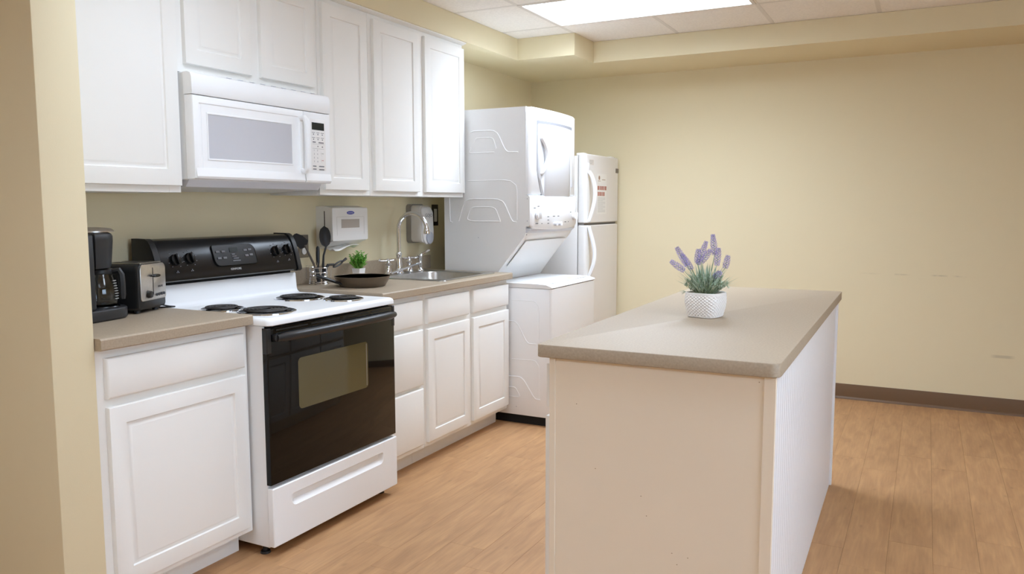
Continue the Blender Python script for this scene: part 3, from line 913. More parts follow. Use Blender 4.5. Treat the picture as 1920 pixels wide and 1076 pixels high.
for x, z in ((0.740, 1.352), (0.740, 1.222), (0.735, 1.142), (0.41, 1.12), (0.667, 0.105)): part('screw', B().cyl((x, ey - 0.0015, z), (x, LY0 + 0.002, z), 0.004, None, 10), mAppGrey, t)

# ------------------------------------------------------------------ fridge
FY0, FY1, FXF = 4.035, 4.677, 0.744
t = thing('refrigerator', 'white top freezer refrigerator in the corner past the laundry unit', 'refrigerator', (0.4, 4.356, 0))
part('body', B().box(0.06, 0.678, FY0 + 0.004, FY1 - 0.004, 0.05, 1.652, 0.006, 2), mFridge, t)
part('base_grille', B().box(0.10, 0.675, FY0 + 0.02, FY1 - 0.02, 0.0, 0.05), mDark, t)


def fdoor(name, z0, z1):
    p = rrect(0.684, FXF, FY0, FY1, (0.006, 0.02, 0.02, 0.006), 5)
    b = B().loops([[xyz(0.714 + (x - 0.714) * s_, 4.356 + (y - 4.356) * (1 - (1 - s_) * 0.1), z) for x, y in p] for s_, z in ((0.8, z0), (1, z0 + 0.006), (1, z1 - 0.006), (0.8, z1))])
    return part(name, b, mFridge, t)


fz = fdoor('freezer_door', 1.192, 1.664)
fr = fdoor('fridge_door', 0.06, 1.176)
part('door_gasket', B().box(0.679, 0.724, FY0 + 0.008, FY1 - 0.008, 1.174, 1.194), M('gasket_grey', lin(120, 118, 116), 0.6), t)
part('hinge_cover', B().box(0.64, 0.72, FY1 - 0.09, FY1 - 0.03, 1.652, 1.674, 0.006, 2), mFridge, t)
part('hinge_cover', B().box(0.66, 0.72, FY0 + 0.02, FY0 + 0.07, 1.652, 1.672, 0.006, 2), mFridge, t)
hp = [(FXF - 0.004, 4.062, 1.543)] + [(FXF + 0.012 + 0.038 * math.sin(PI * (q / 14) ** 0.8), 4.064 + 0.012 * math.sin(PI * q / 14), 1.538 - q / 14 * 0.33) for q in range(15)] + [(FXF - 0.004, 4.062, 1.2)]
part('door_handle', B().tube(hp, [0.009] + [0.014] * 15 + [0.009], 8).box(FXF - 0.002, FXF + 0.010, 4.05, 4.074, 1.54, 1.602, 0.003, 2), mApp, fz)
hp = [(FXF - 0.004, 4.062, 1.168)] + [(FXF + 0.012 + 0.038 * math.sin(PI * (q / 14) ** 1.2), 4.064 + 0.012 * math.sin(PI * q / 14), 1.162 - q / 14 * 0.34) for q in range(15)] + [(FXF - 0.004, 4.062, 0.815)]
part('door_handle', B().tube(hp, [0.009] + [0.014] * 15 + [0.009], 8), mApp, fr)
part('badge', B().box(FXF - 0.001, FXF + 0.003, 4.612, 4.668, 1.553, 1.586, 0.001, 1), M('badge_grey', lin(120, 114, 108), 0.35, 0.5), fz, label='small grey maker badge')
part('warning_label', B().box(FXF - 0.001, FXF + 0.0006, 4.085, 4.17, 1.592, 1.628), M('label_cream', lin(222, 214, 206), 0.6), fz)
lt = B()
for q in range(3): lt.box(FXF, FXF + 0.0010, 4.09, 4.14 + 0.01 * q, 1.598 + q * 0.010, 1.602 + q * 0.010)
part('label_print', lt, mInkL, fz, kind='stuff')
t = thing('notice', 'white printed notice with red icons taped to the freezer door', 'notice', (FXF, 4.33, 1.395))
part('sheet', B().box(FXF + 0.0002, FXF + 0.0014, 4.236, 4.420, 1.252, 1.536), mPaper, t)
for r_ in range(2):
    for q in range(5):
        y, z = 4.258 + q * 0.036, 1.436 - r_ * 0.042
        if r_ == 1 and q == 4: continue
        w = 0.011 if (q + r_) % 2 else 0.014
        part('icon', B().box(FXF + 0.0012, FXF + 0.002, y - w, y + w, z - 0.014, z + 0.014), mInkR, t)
tx = B()
tx.cyl((FXF + 0.0012, 4.275, 1.507), (FXF + 0.002, 4.275, 1.507), 0.015, None, 14)
tx.box(FXF + 0.0012, FXF + 0.002, 4.33, 4.395, 1.493, 1.497)
tx.box(FXF + 0.0012, FXF + 0.002, 4.25, 4.30, 1.484, 1.487)
part('heading', tx, M('ink_brown', lin(170, 140, 118), 0.7), t)
tx = B()
for q in range(15):
    w = 0.145 if q % 4 != 3 else 0.10
    tx.box(FXF + 0.0012, FXF + 0.0018, 4.252, 4.252 + w, 1.366 - q * 0.0072, 1.368 - q * 0.0072)
part('text_lines', tx, mInkL, t, kind='stuff')

# ------------------------------------------------------------------ island
IA = 0.0128
IX0, IY0 = 1.8153, 1.0186
iw, il, iz = 0.6885, 1.946, 0.9061
t = thing('island_cabinet', 'freestanding kitchen island cabinet with cream end panel and white beadboard side', 'kitchen island', (IX0, IY0, 0), IA)
bx0, bx1, by0, by1, bz1 = 0.036, 0.678, 0.012, 1.84, iz - 0.0385
body = B().box(bx0 + 0.020, bx1 - 0.012, by0 + 0.012, by1 - 0.012, 0.0, bz1 - 0.0005)
part('cabinet_box', body, mCream, t, local=True)
part('end_panel', B().box(bx0 + 0.0195, bx1 - 0.0315, by0 + 0.004, by0 + 0.0118, 0.0, bz1 - 0.001), mCream, t, local=True, label='flat cream end panel with small nicks')
part('end_stile', B().box(bx0, bx0 + 0.0190, by0, by0 + 0.03, 0.0, bz1 - 0.001, 0.0012, 1), mCream, t, local=True)
part('end_stile', B().box(bx1 - 0.031, bx1, by0, by0 + 0.0118, 0.0, bz1 - 0.001, 0.0012, 1), mCream, t, local=True)
nk = B()
for x, z in ((0.12, 0.735), (0.318, 0.49), (0.335, 0.435), (0.41, 0.34), (0.425, 0.31), (0.455, 0.335), (0.405, 0.27), (0.633, 0.85), (0.18, 0.55)):
    nk.box(x, x + 0.003, by0 + 0.0035, by0 + 0.0045, z, z + 0.002)
part('nick', nk, M('nick_brown', lin(165, 140, 112), 0.8), t, local=True, kind='stuff')
# beadboard: one strip per bead
yb0, yb1 = by0 + 0.0125, by1 - 0.020
nb = 44
bwid = (yb1 - yb0) / nb
bw_ = B().prism([(0, 0), (0.0055, 0.0), (0.0075, 0.002), (0.008, 0.005), (0.008, bwid - 0.005), (0.0075, bwid - 0.002), (0.0055, bwid), (0, bwid)], xyz, 0.0, bz1 - 0.001)
o0 = part('beadboard_strip', bw_, mBead, t, local=True, smooth=60)
o0.location = (bx1 - 0.0118, yb0, 0)
for q in range(1, nb):
    o = o0.copy(); COL.objects.link(o); o.parent = t; o.location = (bx1 - 0.0118, yb0 + q * bwid, 0)
part('corner_trim', B().box(bx1 - 0.016, bx1 + 0.006, by1 - 0.019, by1, 0.0, bz1 - 0.001, 0.002, 1), mBead, t, local=True)
# kitchen side: face frame, drawers over doors
ff = B()
for a in (by0 + 0.031, 0.46, 0.92, 1.38, by1 - 0.045): ff.box(bx0, bx0 + 0.0195, a, a + 0.045, 0.10, bz1 - 0.001)
ff.box(bx0 + 0.0005, bx0 + 0.019, by0 + 0.031, by1, 0.10, 0.13); ff.box(bx0 + 0.0005, bx0 + 0.019, by0 + 0.031, by1, 0.69, 0.72)
part('face_frame', ff, mCream, t, local=True)
for q in range(4):
    a, c_ = 0.030 + q * 0.455, 0.030 + q * 0.455 + 0.435
    part('drawer_front', B().rings((bx0 - 0.0002, a, 0.712), Y, Z, -X, c_ - a, 0.133, [(0, 0), (0, 0.013), (0.002, 0.0165), (0.007, 0.019)]), mCream if q > 9 else mCab, t, local=True)
    part('door', B().rings((bx0 - 0.0002, a - 0.004, 0.115), Y, Z, -X, c_ - a, 0.572, [(0, 0), (0, 0.015), (0.0015, 0.018), (0.005, 0.019), (0.056, 0.019), (0.059, 0.013), (0.064, 0.0125), (0.076, 0.0185)]), mCab, t, local=True)
it = B()
ip = rrect(0, iw, 0, il, (0.012, 0.028, 0.012, 0.012), 6)
ish = lambda d: [(iw / 2 + (x - iw / 2) * (iw / 2 - d) / (iw / 2), il / 2 + (y - il / 2) * (il / 2 - d) / (il / 2)) for x, y in ip]
it.loops([[xyz(x, y, z) for x, y in ish(d)] for d, z in ((0.002, iz - 0.0384), (0, iz - 0.0365), (0, iz - 0.003), (0.001, iz - 0.001), (0.003, iz))])
t = thing('island_countertop', 'taupe laminate slab countertop of the kitchen island', 'countertop', (IX0, IY0, iz - 0.0384), IA)
o = part('slab', it.xf(Matrix.Translation((0, 0, -(iz - 0.0384)))), mTaupe, t, local=True)

# ------------------------------------------------------------------ sink and taps
t = thing('sink', 'stainless steel drop in sink in the long countertop', 'sink', (0.33, 2.75, CT))
sk = B()
def rr3(x0, x1, y0, y1, r, z): return [xyz(x, y, z) for x, y in rrect(x0, x1, y0, y1, r, 6)]
sk.loops([rr3(0.068, 0.590, 2.452, 3.036, 0.03, CT + 0.0005), rr3(0.070, 0.588, 2.454, 3.034, 0.03, CT + 0.005), rr3(0.078, 0.580, 2.462, 3.026, 0.026, CT + 0.006),
          rr3(0.160, 0.552, 2.508, 2.992, 0.07, CT + 0.004), rr3(0.166, 0.546, 2.514, 2.986, 0.066, CT - 0.004), rr3(0.176, 0.536, 2.524, 2.976, 0.06, CT - 0.13),
          rr3(0.196, 0.516, 2.544, 2.956, 0.05, CT - 0.150), rr3(0.33, 0.38, 2.73, 2.77, 0.02, CT - 0.155)], False, True)
part('basin', sk, mSink, t, smooth=50)
part('drain', B().cyl((0.355, 2.75, CT - 0.1548), (0.355, 2.75, CT - 0.150), 0.045, 0.043, 20), mChrome, t)
t = thing('faucet', 'chrome gooseneck kitchen faucet with lever handles behind the sink', 'faucet', (0.105, 2.735, CT + 0.006))
fz0 = CT + 0.0062
FX = 0.105
part('spout_base', B().lathe([(0.028, 0), (0.028, 0.006), (0.024, 0.012), (0.021, 0.03), (0.0165, 0.08), (0.015, 0.10), (0.0175, 0.106), (0.0175, 0.114), (0.0135, 0.122), (0, 0.124)], (FX, 2.735, fz0), 20), mChrome, t)
gp = [(FX, 2.735, fz0 + 0.11), (FX, 2.735, 1.10), (FX, 2.735, 1.17)]
for q in range(1, 13):
    a = PI - q / 12 * (PI * 0.93)
    gp.append((FX + 0.098 + 0.098 * math.cos(a), 2.735, 1.178 + 0.092 * math.sin(a)))
e = Vector(gp[-1]); gp.append((e.x + 0.003, 2.735, e.z - 0.02))
part('gooseneck', B().tube(gp, 0.0122, 12), mChrome, t)
part('spray_head', B().lathe([(0.0, 0.0), (0.019, 0.0), (0.0195, 0.010), (0.0155, 0.032), (0.0125, 0.042), (0.0, 0.042)], (e.x + 0.003, 2.735, e.z - 0.045), 18), mChrome, t)
for hy, lev in ((2.632, ((-0.02, -0.055), (0.01, 0.035))), (2.838, ((-0.012, -0.04), (0.012, 0.075)))):
    hbse = part('handle_base', B().lathe([(0.026, 0), (0.026, 0.005), (0.021, 0.012), (0.0125, 0.045), (0.013, 0.052), (0.018, 0.056), (0.018, 0.062), (0.012, 0.068), (0.011, 0.078), (0.014, 0.083), (0.012, 0.09), (0, 0.092)], (FX, hy, fz0), 18), mChrome, t)
    (ax, ay), (cx2, cy2) = lev
    part('lever', B().tube([(FX + ax, hy + ay, fz0 + 0.083), (FX + ax * 0.8, hy + ay * 0.8, fz0 + 0.082), (FX, hy, fz0 + 0.081), (FX + cx2, hy + cy2, fz0 + 0.083)], [0.0075, 0.005, 0.006, 0.006], 10).sphere((FX + ax, hy + ay, fz0 + 0.083), 0.009, 1), mChrome, hbse)
part('bridge_bar', B().tube([(0.135, 2.612, fz0 + 0.006), (0.14, 2.67, fz0 + 0.018), (0.14, 2.75, fz0 + 0.030), (0.135, 2.84, fz0 + 0.040), (0.125, 2.93, fz0 + 0.046)], 0.0075, 10), mChrome, t)
sp_ = part('side_post', B().lathe([(0.024, 0), (0.022, 0.008), (0.013, 0.018), (0.012, 0.03), (0.015, 0.04), (0.012, 0.05), (0.013, 0.085), (0.018, 0.092), (0.014, 0.1), (0, 0.102)], (0.120, 2.932, fz0), 18), mChrome, t)
part('lever', B().tube([(0.120, 2.932, fz0 + 0.094), (0.128, 2.955, fz0 + 0.104), (0.138, 2.985, fz0 + 0.118), (0.142, 3.0, fz0 + 0.122)], [0.007, 0.007, 0.008, 0.006], 10), mChrome, sp_)

# ------------------------------------------------------------------ wall fittings
t = thing('paper_towel_dispenser', 'white wall mounted paper towel dispenser with a blue oval logo', 'towel dispenser', (0, 2.29, 1.09))
hsg = [(0.001, 1.088), (0.001, 1.310), (0.050, 1.312), (0.108, 1.300), (0.108, 1.130)]
part('housing', B().prism(hsg, xzy, 2.152, 2.432), mGreyP if False else mWhiteP, t)
fc = B().loops([[Vector((x, y, z)) for y, z in rrect(2.146, 2.436, 1.132, zt, 0.006, 3)] for x, zt in ((0.104, 1.303), (0.112, 1.303), (0.115, 1.300))])
cov = part('front_cover', fc, mWhiteP, t)
part('sight_window', B().box(0.1145, 0.1158, 2.222, 2.358, 1.197, 1.240), M('sight_window', lin(176, 168, 160), 0.4), cov)
part('window_rim', B().box(0.1145, 0.1160, 2.216, 2.364, 1.240, 1.2425).box(0.1145, 0.1160, 2.216, 2.222, 1.197, 1.2425).box(0.1145, 0.1160, 2.358, 2.364, 1.197, 1.2425), mGreyP, cov)
part('seam', B().box(0.1146, 0.1153, 2.18, 2.405, 1.2545, 1.2555).box(0.1146, 0.1153, 2.18, 2.181, 1.16, 1.2555).box(0.1146, 0.1153, 2.404, 2.405, 1.16, 1.2555), mGreyP, cov)
lg = B().loops([[Vector((x, 2.292 + 0.031 * math.cos(a), 1.276 + 0.009 * math.sin(a))) for a in [2 * PI * q / 24 for q in range(24)]] for x in (0.1145, 0.1157)])
lo = part('logo', lg, mBlue, cov, label='blue oval logo with white script')
part('lettering', B().tube([(0.1159, 2.270 + q * 0.0022, 1.2755 + 0.0022 * math.sin(q * 1.9)) for q in range(20)], 0.0007, 5), mPaper, cov)
part('side_slot', B().box(0.055, 0.060, 2.1512, 2.1525, 1.19, 1.285), mDark, t)
tw = B()
P = []
for q in range(9):
    f = q / 8
    P.append([Vector((0.030 + 0.072 * r_ + 0.004 * math.sin(f * 9 + r_), 2.175 + f * 0.20, 1.100 - 0.018 * (1 - abs(2 * r_ - 1)) + 0.010 * f - 0.006 * math.sin(f * 7) - (0.02 if r_ > 0.8 else 0) * (1 - f))) for r_ in [0, 0.25, 0.5, 0.75, 1.0]])
V = [[tw.bm.verts.new(p) for p in l] for l in P]
for a, b_ in zip(V, V[1:]):
    for i in range(4): tw.bm.faces.new((a[i], a[i + 1], b_[i + 1], b_[i]))
o = part('paper_towel', tw, mPaper, t, smooth=80)
mod = o.modifiers.new('thickness', 'SOLIDIFY'); mod.thickness = 0.002

t = thing('soap_dispenser', 'grey and white wall mounted soap dispenser beside the faucet', 'soap dispenser', (0, 3.03, 1.08))
part('back_plate', B().prism(rrect(2.964, 3.108, 1.086, 1.322, 0.022, 5), yzx, 0.001, 0.034), M('soap_grey', lin(140, 134, 126), 0.4), t)
sb = B().loops([[Vector((x + (0.0 if z < 1.25 else -(z - 1.25) * 0.25), y, z)) for y, z in rrect(2.968 + d, 3.106 - d * 0.4, 1.092 + e_, 1.316 - d * 0.6, 0.022, 5)] for x, d, e_ in ((0.034, 0, 0), (0.070, 0.001, 0), (0.096, 0.004, -0.004), (0.102, 0.008, 0.0))])
part('housing', sb, M('soap_light', lin(206, 200, 192), 0.35), t, smooth=45)
sf = B().loops([[Vector((x - (0.0 if z < 1.25 else (z - 1.25) * 0.25), y, z)) for y, z in rrect(2.990 + d, 3.104 - d, 1.076 + d, 1.305 - d, (0.05, 0.05, 0.03, 0.03), 7)] for x, d in ((0.100, 0), (0.108, 0.001), (0.112, 0.006))])
part('front_cover', sf, mWhiteP, t, smooth=45)
part('push_button', B().cyl((0.110, 3.052, 1.117), (0.118, 3.052, 1.117), 0.040, 0.037, 28, 0.002), M('soap_button', lin(176, 179, 188), 0.35), t)
part('lettering', text_bm('GOJO', 0.030, (0.1125, 3.045, 1.253)), M('logo_grey', lin(136, 138, 146), 0.5), t)

t = thing('outlet', 'grey metal outlet plate on the wall behind the utensil holder', 'outlet', (0, 2.05, 1.107))
part('plate', B().box(0.0005, 0.006, 2.014, 2.086, 1.050, 1.166, 0.002, 1), mPlate, t)
for z in (1.082, 1.134): part('socket', B().cyl((0.005, 2.05, z), (0.0085, 2.05, z), 0.0165, 0.0165, 18).box(0.0083, 0.0088, 2.043, 2.045, z - 0.005, z + 0.005).box(0.0083, 0.0088, 2.055, 2.057, z - 0.005, z + 0.005), mWhiteP, t)
t = thing('light_switch', 'dark framed light switch on the wall beside the dryer', 'switch', (0, 3.29, 1.26))
part('plate', B().box(0.0005, 0.006, 3.247, 3.318, 1.185, 1.320, 0.002, 1), mBronze, t)
part('rocker', B().box(0.005, 0.010, 3.266, 3.299, 1.21, 1.292, 0.002, 1), mWhiteP, t)

# ------------------------------------------------------------------ counter items
# coffee maker, faces along local +X
t = thing('coffee_maker', 'black drip coffee maker with glass carafe half hidden by the pier', 'coffee maker', (0.240, 0.690, CT), math.radians(100))
def rbox(x0, x1, w, z0, z1, r, bev=0.006):
    p = rrect(x0, x1, -w, w, (0.015, r, r, 0.015), 8)
    cx, hx, hy = (x0 + x1) / 2, (x1 - x0) / 2, w
    s_ = lambda d: [(cx + (x - cx) * (hx - d) / hx, y * (hy - d) / hy) for x, y in p]
    return B().loops([[xyz(x, y, z) for x, y in s_(d)] for d, z in ((bev, z0), (0, z0 + bev), (0, z1 - bev), (bev * 0.4, z1 - bev * 0.3), (bev, z1))])
part('base', rbox(-0.11, 0.140, 0.088, 0.0, 0.042, 0.08), mBlackP, t, local=True)
part('column', rbox(-0.11, -0.035, 0.086, 0.042, 0.30, 0.015), mBlackP, t, local=True)
hd = B()
hpoly = rrect(-0.036, 0.085, -0.088, 0.088, (0.002, 0.075, 0.075, 0.002), 8)
hd.loops([[xyz(0.02 + (x - 0.02) * s_, y * s_, z) for x, y in hpoly] for s_, z in ((0.86, 0.182), (0.90, 0.19), (1.0, 0.275), (1.0, 0.292), (0.95, 0.300), (0.8, 0.306))])
part('brew_head', hd, mBlackP, t, local=True)
part('lid', B().lathe([(0.076, 0), (0.076, 0.004), (0.066, 0.012), (0.03, 0.016), (0, 0.017)], (0.030, 0, 0.306), 24), mSteel, t, local=True, label='silver lid on the brew head')
part('hot_plate', B().lathe([(0.066, 0), (0.064, 0.004), (0, 0.005)], (0.058, 0, 0.041), 24), mBlack, t, local=True)
cf = part('carafe', B().lathe([(0.050, 0), (0.060, 0.006), (0.064, 0.03), (0.060, 0.07), (0.050, 0.10), (0.047, 0.112), (0.045, 0.112), (0.048, 0.098), (0.058, 0.068), (0.0615, 0.03), (0.057, 0.008), (0, 0.004)], (0.058, 0, 0.047), 28), mGlass, t, local=True)
part('carafe_lid', B().lathe([(0.049, 0), (0.051, 0.006), (0.048, 0.016), (0.03, 0.022), (0, 0.022)], (0.058, 0, 0.158), 24), mBlackP, cf, local=True)
hpts = [(0.103, 0, 0.164), (0.128, 0, 0.168), (0.134, 0, 0.155), (0.136, 0, 0.125), (0.136, 0, 0.085), (0.136, 0, 0.068)]
HR = Matrix.Translation((0.058, 0, 0)) @ Matrix.Rotation(-1.15, 4, 'Z') @ Matrix.Translation((-0.058, 0, 0))
part('carafe_handle', B().tube(hpts, [0.011, 0.012, 0.012, 0.012, 0.012, 0.009], 8).xf(HR), mBlackP, cf, local=True)
sc_ = B()
for q in range(8):
    a = -1.45
    for w in range(3):
        aa = a + w * 0.10
        r_ = 0.0648 if q < 3 else 0.0635 - (q - 3) * 0.0015
        sc_.box(0.058 + r_ * math.cos(aa) - 0.002, 0.058 + r_ * math.cos(aa) + 0.002, r_ * math.sin(aa) - 0.002, r_ * math.sin(aa) + 0.002, 0.070 + q * 0.009, 0.0725 + q * 0.009)
part('measuring_scale', sc_, mInkL, cf, local=True, kind='stuff')

# grey bottle behind the coffee maker
t = thing('bottle', 'small grey bottle with black cap between coffee maker and toaster', 'bottle', (0.036, 0.905, CT))
part('bottle_body', B().lathe([(0.026, 0), (0.028, 0.004), (0.028, 0.20), (0.024, 0.215), (0, 0.215)], (0, 0, 0), 20), M('bottle_grey', lin(120, 118, 116), 0.3), t, local=True)
part('cap', B().lathe([(0.029, 0.215), (0.030, 0.217), (0.030, 0.24), (0.026, 0.244), (0, 0.244)], (0, 0, 0), 20), mBlackP, t, local=True)

# toaster: local +X is the steel end face
TA = math.radians(20)
t = thing('toaster', 'stainless steel and black two slice toaster left of the stove', 'toaster', (0.244, 0.956, CT), TA)
TD, TW, TH = 0.172, 0.09, 0.184
sh = rrect(-TW, TW, 0.012, TH, (0.012, 0.012, 0.028, 0.028), 6)
sl = lambda d: [(y * (TW - d) / TW, 0.098 + (z - 0.098) * (0.086 - d) / 0.086) for y, z in sh]
part('body', B().loops([[yzx(y, z, x) for y, z in sl(d)] for x, d in ((-TD, 0.004), (-TD + 0.006, 0), (-0.014, 0), (-0.004, 0.003), (-0.001, 0.007))]), mBlackM, t, local=True)
fp_ = rrect(-TW + 0.012, TW - 0.004, 0.045, TH - 0.003, (0.012, 0.012, 0.022, 0.022), 6)
part('face_plate', B().loops([[yzx(y, z, x) for y, z in fp_] for x in (-0.004, 0.0012)] + [[yzx(y * 0.985, 0.113 + (z - 0.113) * 0.985, 0.0022) for y, z in fp_]]), mSteel, t, local=True, label='brushed steel end face')
part('top_plate', B().box(-TD + 0.02, -0.004, -TW + 0.022, TW - 0.022, TH - 0.001, TH + 0.0018, 0.0008, 1), mSteel, t, local=True)
for y in (-0.03, 0.03): part('bread_slot', B().box(-TD + 0.04, -0.035, y - 0.013, y + 0.013, TH + 0.001, TH + 0.0026), mDark, t, local=True)
part('lever_slot', B().box(0.0015, 0.0028, -0.001, 0.003, 0.064, 0.166), mDark, t, local=True)
lv = B().loops([[Vector((x, 0.004 + 0.021 * c0 * math.cos(a), 0.136 + 0.0065 * c0 * math.sin(a))) for a in [2 * PI * q / 16 for q in range(16)]] for x, c0 in ((0.002, 0.8), (0.010, 1), (0.018, 1), (0.022, 0.8))])
part('lever', lv, mBlack, t, local=True)
part('browning_dial', B().cyl((0.002, -0.030, 0.068), (0.014, -0.030, 0.068), 0.0145, 0.013, 22, 0.002), mBlackM, t, local=True)
for q in range(4): part('push_button', B().cyl((0.0018, 0.022 + q * 0.016, 0.062 + q * 0.0004), (0.005, 0.022 + q * 0.016, 0.062 + q * 0.0004), 0.0055, 0.005, 14), mInkD, t, local=True)
part('lettering', text_bm('KRUPS', 0.011, (0.0024, 0.048, 0.092)), mInkD, t, local=True)
for x in (-0.15, -0.03):
    for y in (-0.06, 0.06): part('foot', B().cyl((x, y, 0), (x, y, 0.014), 0.012, 0.012, 12), mBlackP, t, local=True)
part('power_cord', B().tube([(-0.06, 0.085, 0.02), (-0.045, 0.105, 0.014), (-0.01, 0.125, 0.004), (0.01, 0.128, 0.003), (0.005, 0.112, 0.003), (-0.04, 0.098, 0.003), (-0.10, 0.094, 0.003)], 0.003, 7), mBlackP, t, local=True)

# frying pan
t = thing('frying_pan', 'brown frying pan with black handle resting on the long countertop', 'frying pan', (0.35, 2.08, CT))
part('pan_body', B().lathe([(0, 0.0), (0.104, 0.0), (0.112, 0.004), (0.128, 0.030), (0.137, 0.050), (0.138, 0.052), (0.135, 0.052), (0.126, 0.030), (0.110, 0.008), (0.102, 0.005), (0, 0.005)], (0, 0, 0), 40), [mPan], t, local=True, smooth=40)
part('pan_lining', B().lathe([(0.1325, 0.0495), (0.125, 0.031), (0.109, 0.0095), (0.101, 0.0062), (0, 0.0062), (0, 0.0055), (0.1015, 0.0055), (0.1095, 0.0088), (0.1255, 0.0305), (0.1330, 0.0495)], (0, 0, 0), 40), mPanIn, t, local=True)
ha = math.radians(249)
hv = Vector((math.cos(ha), math.sin(ha), 0)); hs = Vector((-hv.y, hv.x, 0))
hl = []
for d, z, w, h in ((0.115, 0.018, 0.012, 0.006), (0.14, 0.026, 0.011, 0.007), (0.165, 0.036, 0.013, 0.008), (0.205, 0.051, 0.0145, 0.009), (0.238, 0.062, 0.0135, 0.008), (0.250, 0.066, 0.009, 0.005)):
    hl.append([hv * d + hs * w * math.cos(a) + Z * (z + h * math.sin(a)) for a in [2 * PI * q / 10 for q in range(10)]])
part('handle', B().loops(hl), mBlackM, t, local=True)

# small green plant by the towel dispenser
PGX, PGY = 0.095, 2.375
t = thing('potted_plant', 'small bright green plant in white square pot behind the pan', 'plant', (PGX, PGY, CT))
pp = B()
pp.loops([rr3(-a, a, -a, a, 0.004, z) for a, z in ((0.021, 0.0), (0.027, 0.060), (0.0245, 0.060), (0.024, 0.054))])
part('pot', pp, mWhiteP, t, local=True)
part('soil', B().box(-0.0243, 0.0243, -0.0243, 0.0243, 0.050, 0.056), mSoil, t, local=True)
st = B(); lf = B()
for q in range(70):
    a = random.uniform(0, 2 * PI); sp = random.uniform(0.0, 0.050); h = random.uniform(0.035, 0.115) * (1 - 0.35 * sp / 0.055)
    p0 = Vector((0.012 * math.cos(a), 0.012 * math.sin(a), 0.054)); p1 = Vector((sp * math.cos(a), sp * math.sin(a), 0.054 + h))
    pm_ = (p0 + p1) / 2 + Vector((0.008 * math.cos(a), 0.008 * math.sin(a), 0.008))
    st.tube([p0, pm_, p1], [0.0014, 0.0012, 0.0006], 4)
    for w in range(9):
        f = 0.25 + 0.75 * w / 8
        c0 = p0.lerp(pm_, f * 2) if f < 0.5 else pm_.lerp(p1, f * 2 - 1)
        b_ = random.uniform(0, 2 * PI)
        d = Vector((math.cos(b_), math.sin(b_), random.uniform(0.1, 0.8))).normalized(); s_ = d.cross(Z).normalized()
        L = random.uniform(0.013, 0.020); W = L * 0.38
        n_ = s_.cross(d) * 0.0012
        lf.bm.faces.new([lf.bm.verts.new(c0), lf.bm.verts.new(c0 + d * L * 0.5 + s_ * W + n_), lf.bm.verts.new(c0 + d * L), lf.bm.verts.new(c0 + d * L * 0.5 - s_ * W + n_)])
part('stem', st, mLeaf, t, local=True, kind='stuff')
part('leaves', lf, mLeaf, t, local=True, smooth=0, kind='stuff')

# utensil holder and utensils
UX, UY = 0.088, 2.062
t = thing('utensil_holder', 'round chrome wire utensil holder beside the stove panel', 'utensil holder', (UX, UY, CT))
wr = B()
circ = lambda r_, z: [(r_ * math.cos(2 * PI * q / 24), r_ * math.sin(2 * PI * q / 24), z) for q in range(24)]
for r_, z in ((0.050, 0.003), (0.047, 0.012), (0.044, 0.040), (0.044, 0.060), (0.046, 0.084)): part('wire_ring', B().tube(circ(r_, z), 0.0024, 6, closed=True), mChrome, t, local=True)
wr = B()
for q in range(8):
    a = 2 * PI * q / 8 + 0.2
    wr.tube([(0.048 * math.cos(a), 0.048 * math.sin(a), 0.003), (0.043 * math.cos(a), 0.043 * math.sin(a), 0.045), (0.046 * math.cos(a), 0.046 * math.sin(a), 0.086)], 0.0016, 6)
for q in range(5): wr.tube([(-0.045, -0.036 + q * 0.018, 0.004), (0.045, -0.036 + q * 0.018, 0.004)], 0.0014, 5)
part('upright_wire', wr, mChrome, t, local=True, kind='stuff')
wr = B()
for s_ in (-1, 1):
    y = s_ * 0.058
    wr.tube([(-0.03, y, 0.03), (-0.03, y, 0.098), (0.03, y, 0.098), (0.03, y, 0.03)], 0.0013, 5, closed=True)
    wr.tube([(0, s_ * 0.044, 0.06), (0, y, 0.06)], 0.0013, 5)
part('side_loop', wr, mChrome, t, local=True, kind='stuff')


def blade(profile, d, w_dir, thick, c):
    """flat head: profile of (along, half width), along d"""
    d, w_dir = Vector(d).normalized(), Vector(w_dir).normalized(); n_ = d.cross(w_dir).normalized() * thick
    pts = [Vector(c) + d * a + w_dir * w for a, w in profile] + [Vector(c) + d * a - w_dir * w for a, w in reversed(profile) if w > 1e-6]
    return B().loops([[p - n_ for p in pts], [p + n_ for p in pts]])


cz = CT
def utensil(name, label, loc=(UX, UY, CT)):
    return thing(name, label, 'utensil', loc, group='utensils in the wire holder')
t = utensil('turner', 'black slotted turner leaning over the stove panel from the wire holder')
s0, s1 = Vector((UX + 0.005, UY + 0.018, cz + 0.012)), Vector((0.070, 1.985, 1.118))
part('shaft', B().tube([s0, s0.lerp(s1, 0.45), s1], [0.006, 0.006, 0.005], 8), M('turner_shaft', lin(96, 86, 78), 0.5), t)
dv = Vector((-0.006, -0.080, 0.052)).normalized()
part('turner_head', blade([(0.0, 0.012), (0.010, 0.028), (0.055, 0.029), (0.088, 0.020), (0.095, 0.010)], dv, (0.35, 0.35, 0.55), 0.002, s1 - dv * 0.006), mSlate, t)
t = utensil('cooking_spoon', 'black oval cooking spoon standing upright in the wire holder')
s0, s1 = Vector((UX, UY + 0.030, cz + 0.012)), Vector((UX - 0.004, 2.128, 1.105))
part('shaft', B().tube([s0, Vector((UX + 0.002, UY + 0.034, 1.02)), Vector((UX, 2.103, 1.06)), s1], [0.007, 0.006, 0.005, 0.005], 8), mSlate, t)
sp = B()
L = []
cc = Vector((UX - 0.004, 2.122, 1.155))
ud = Vector((0, -0.10, 1)).normalized(); sd_ = Vector((0.45, 1, 0.1)).normalized(); nd = ud.cross(sd_).normalized()
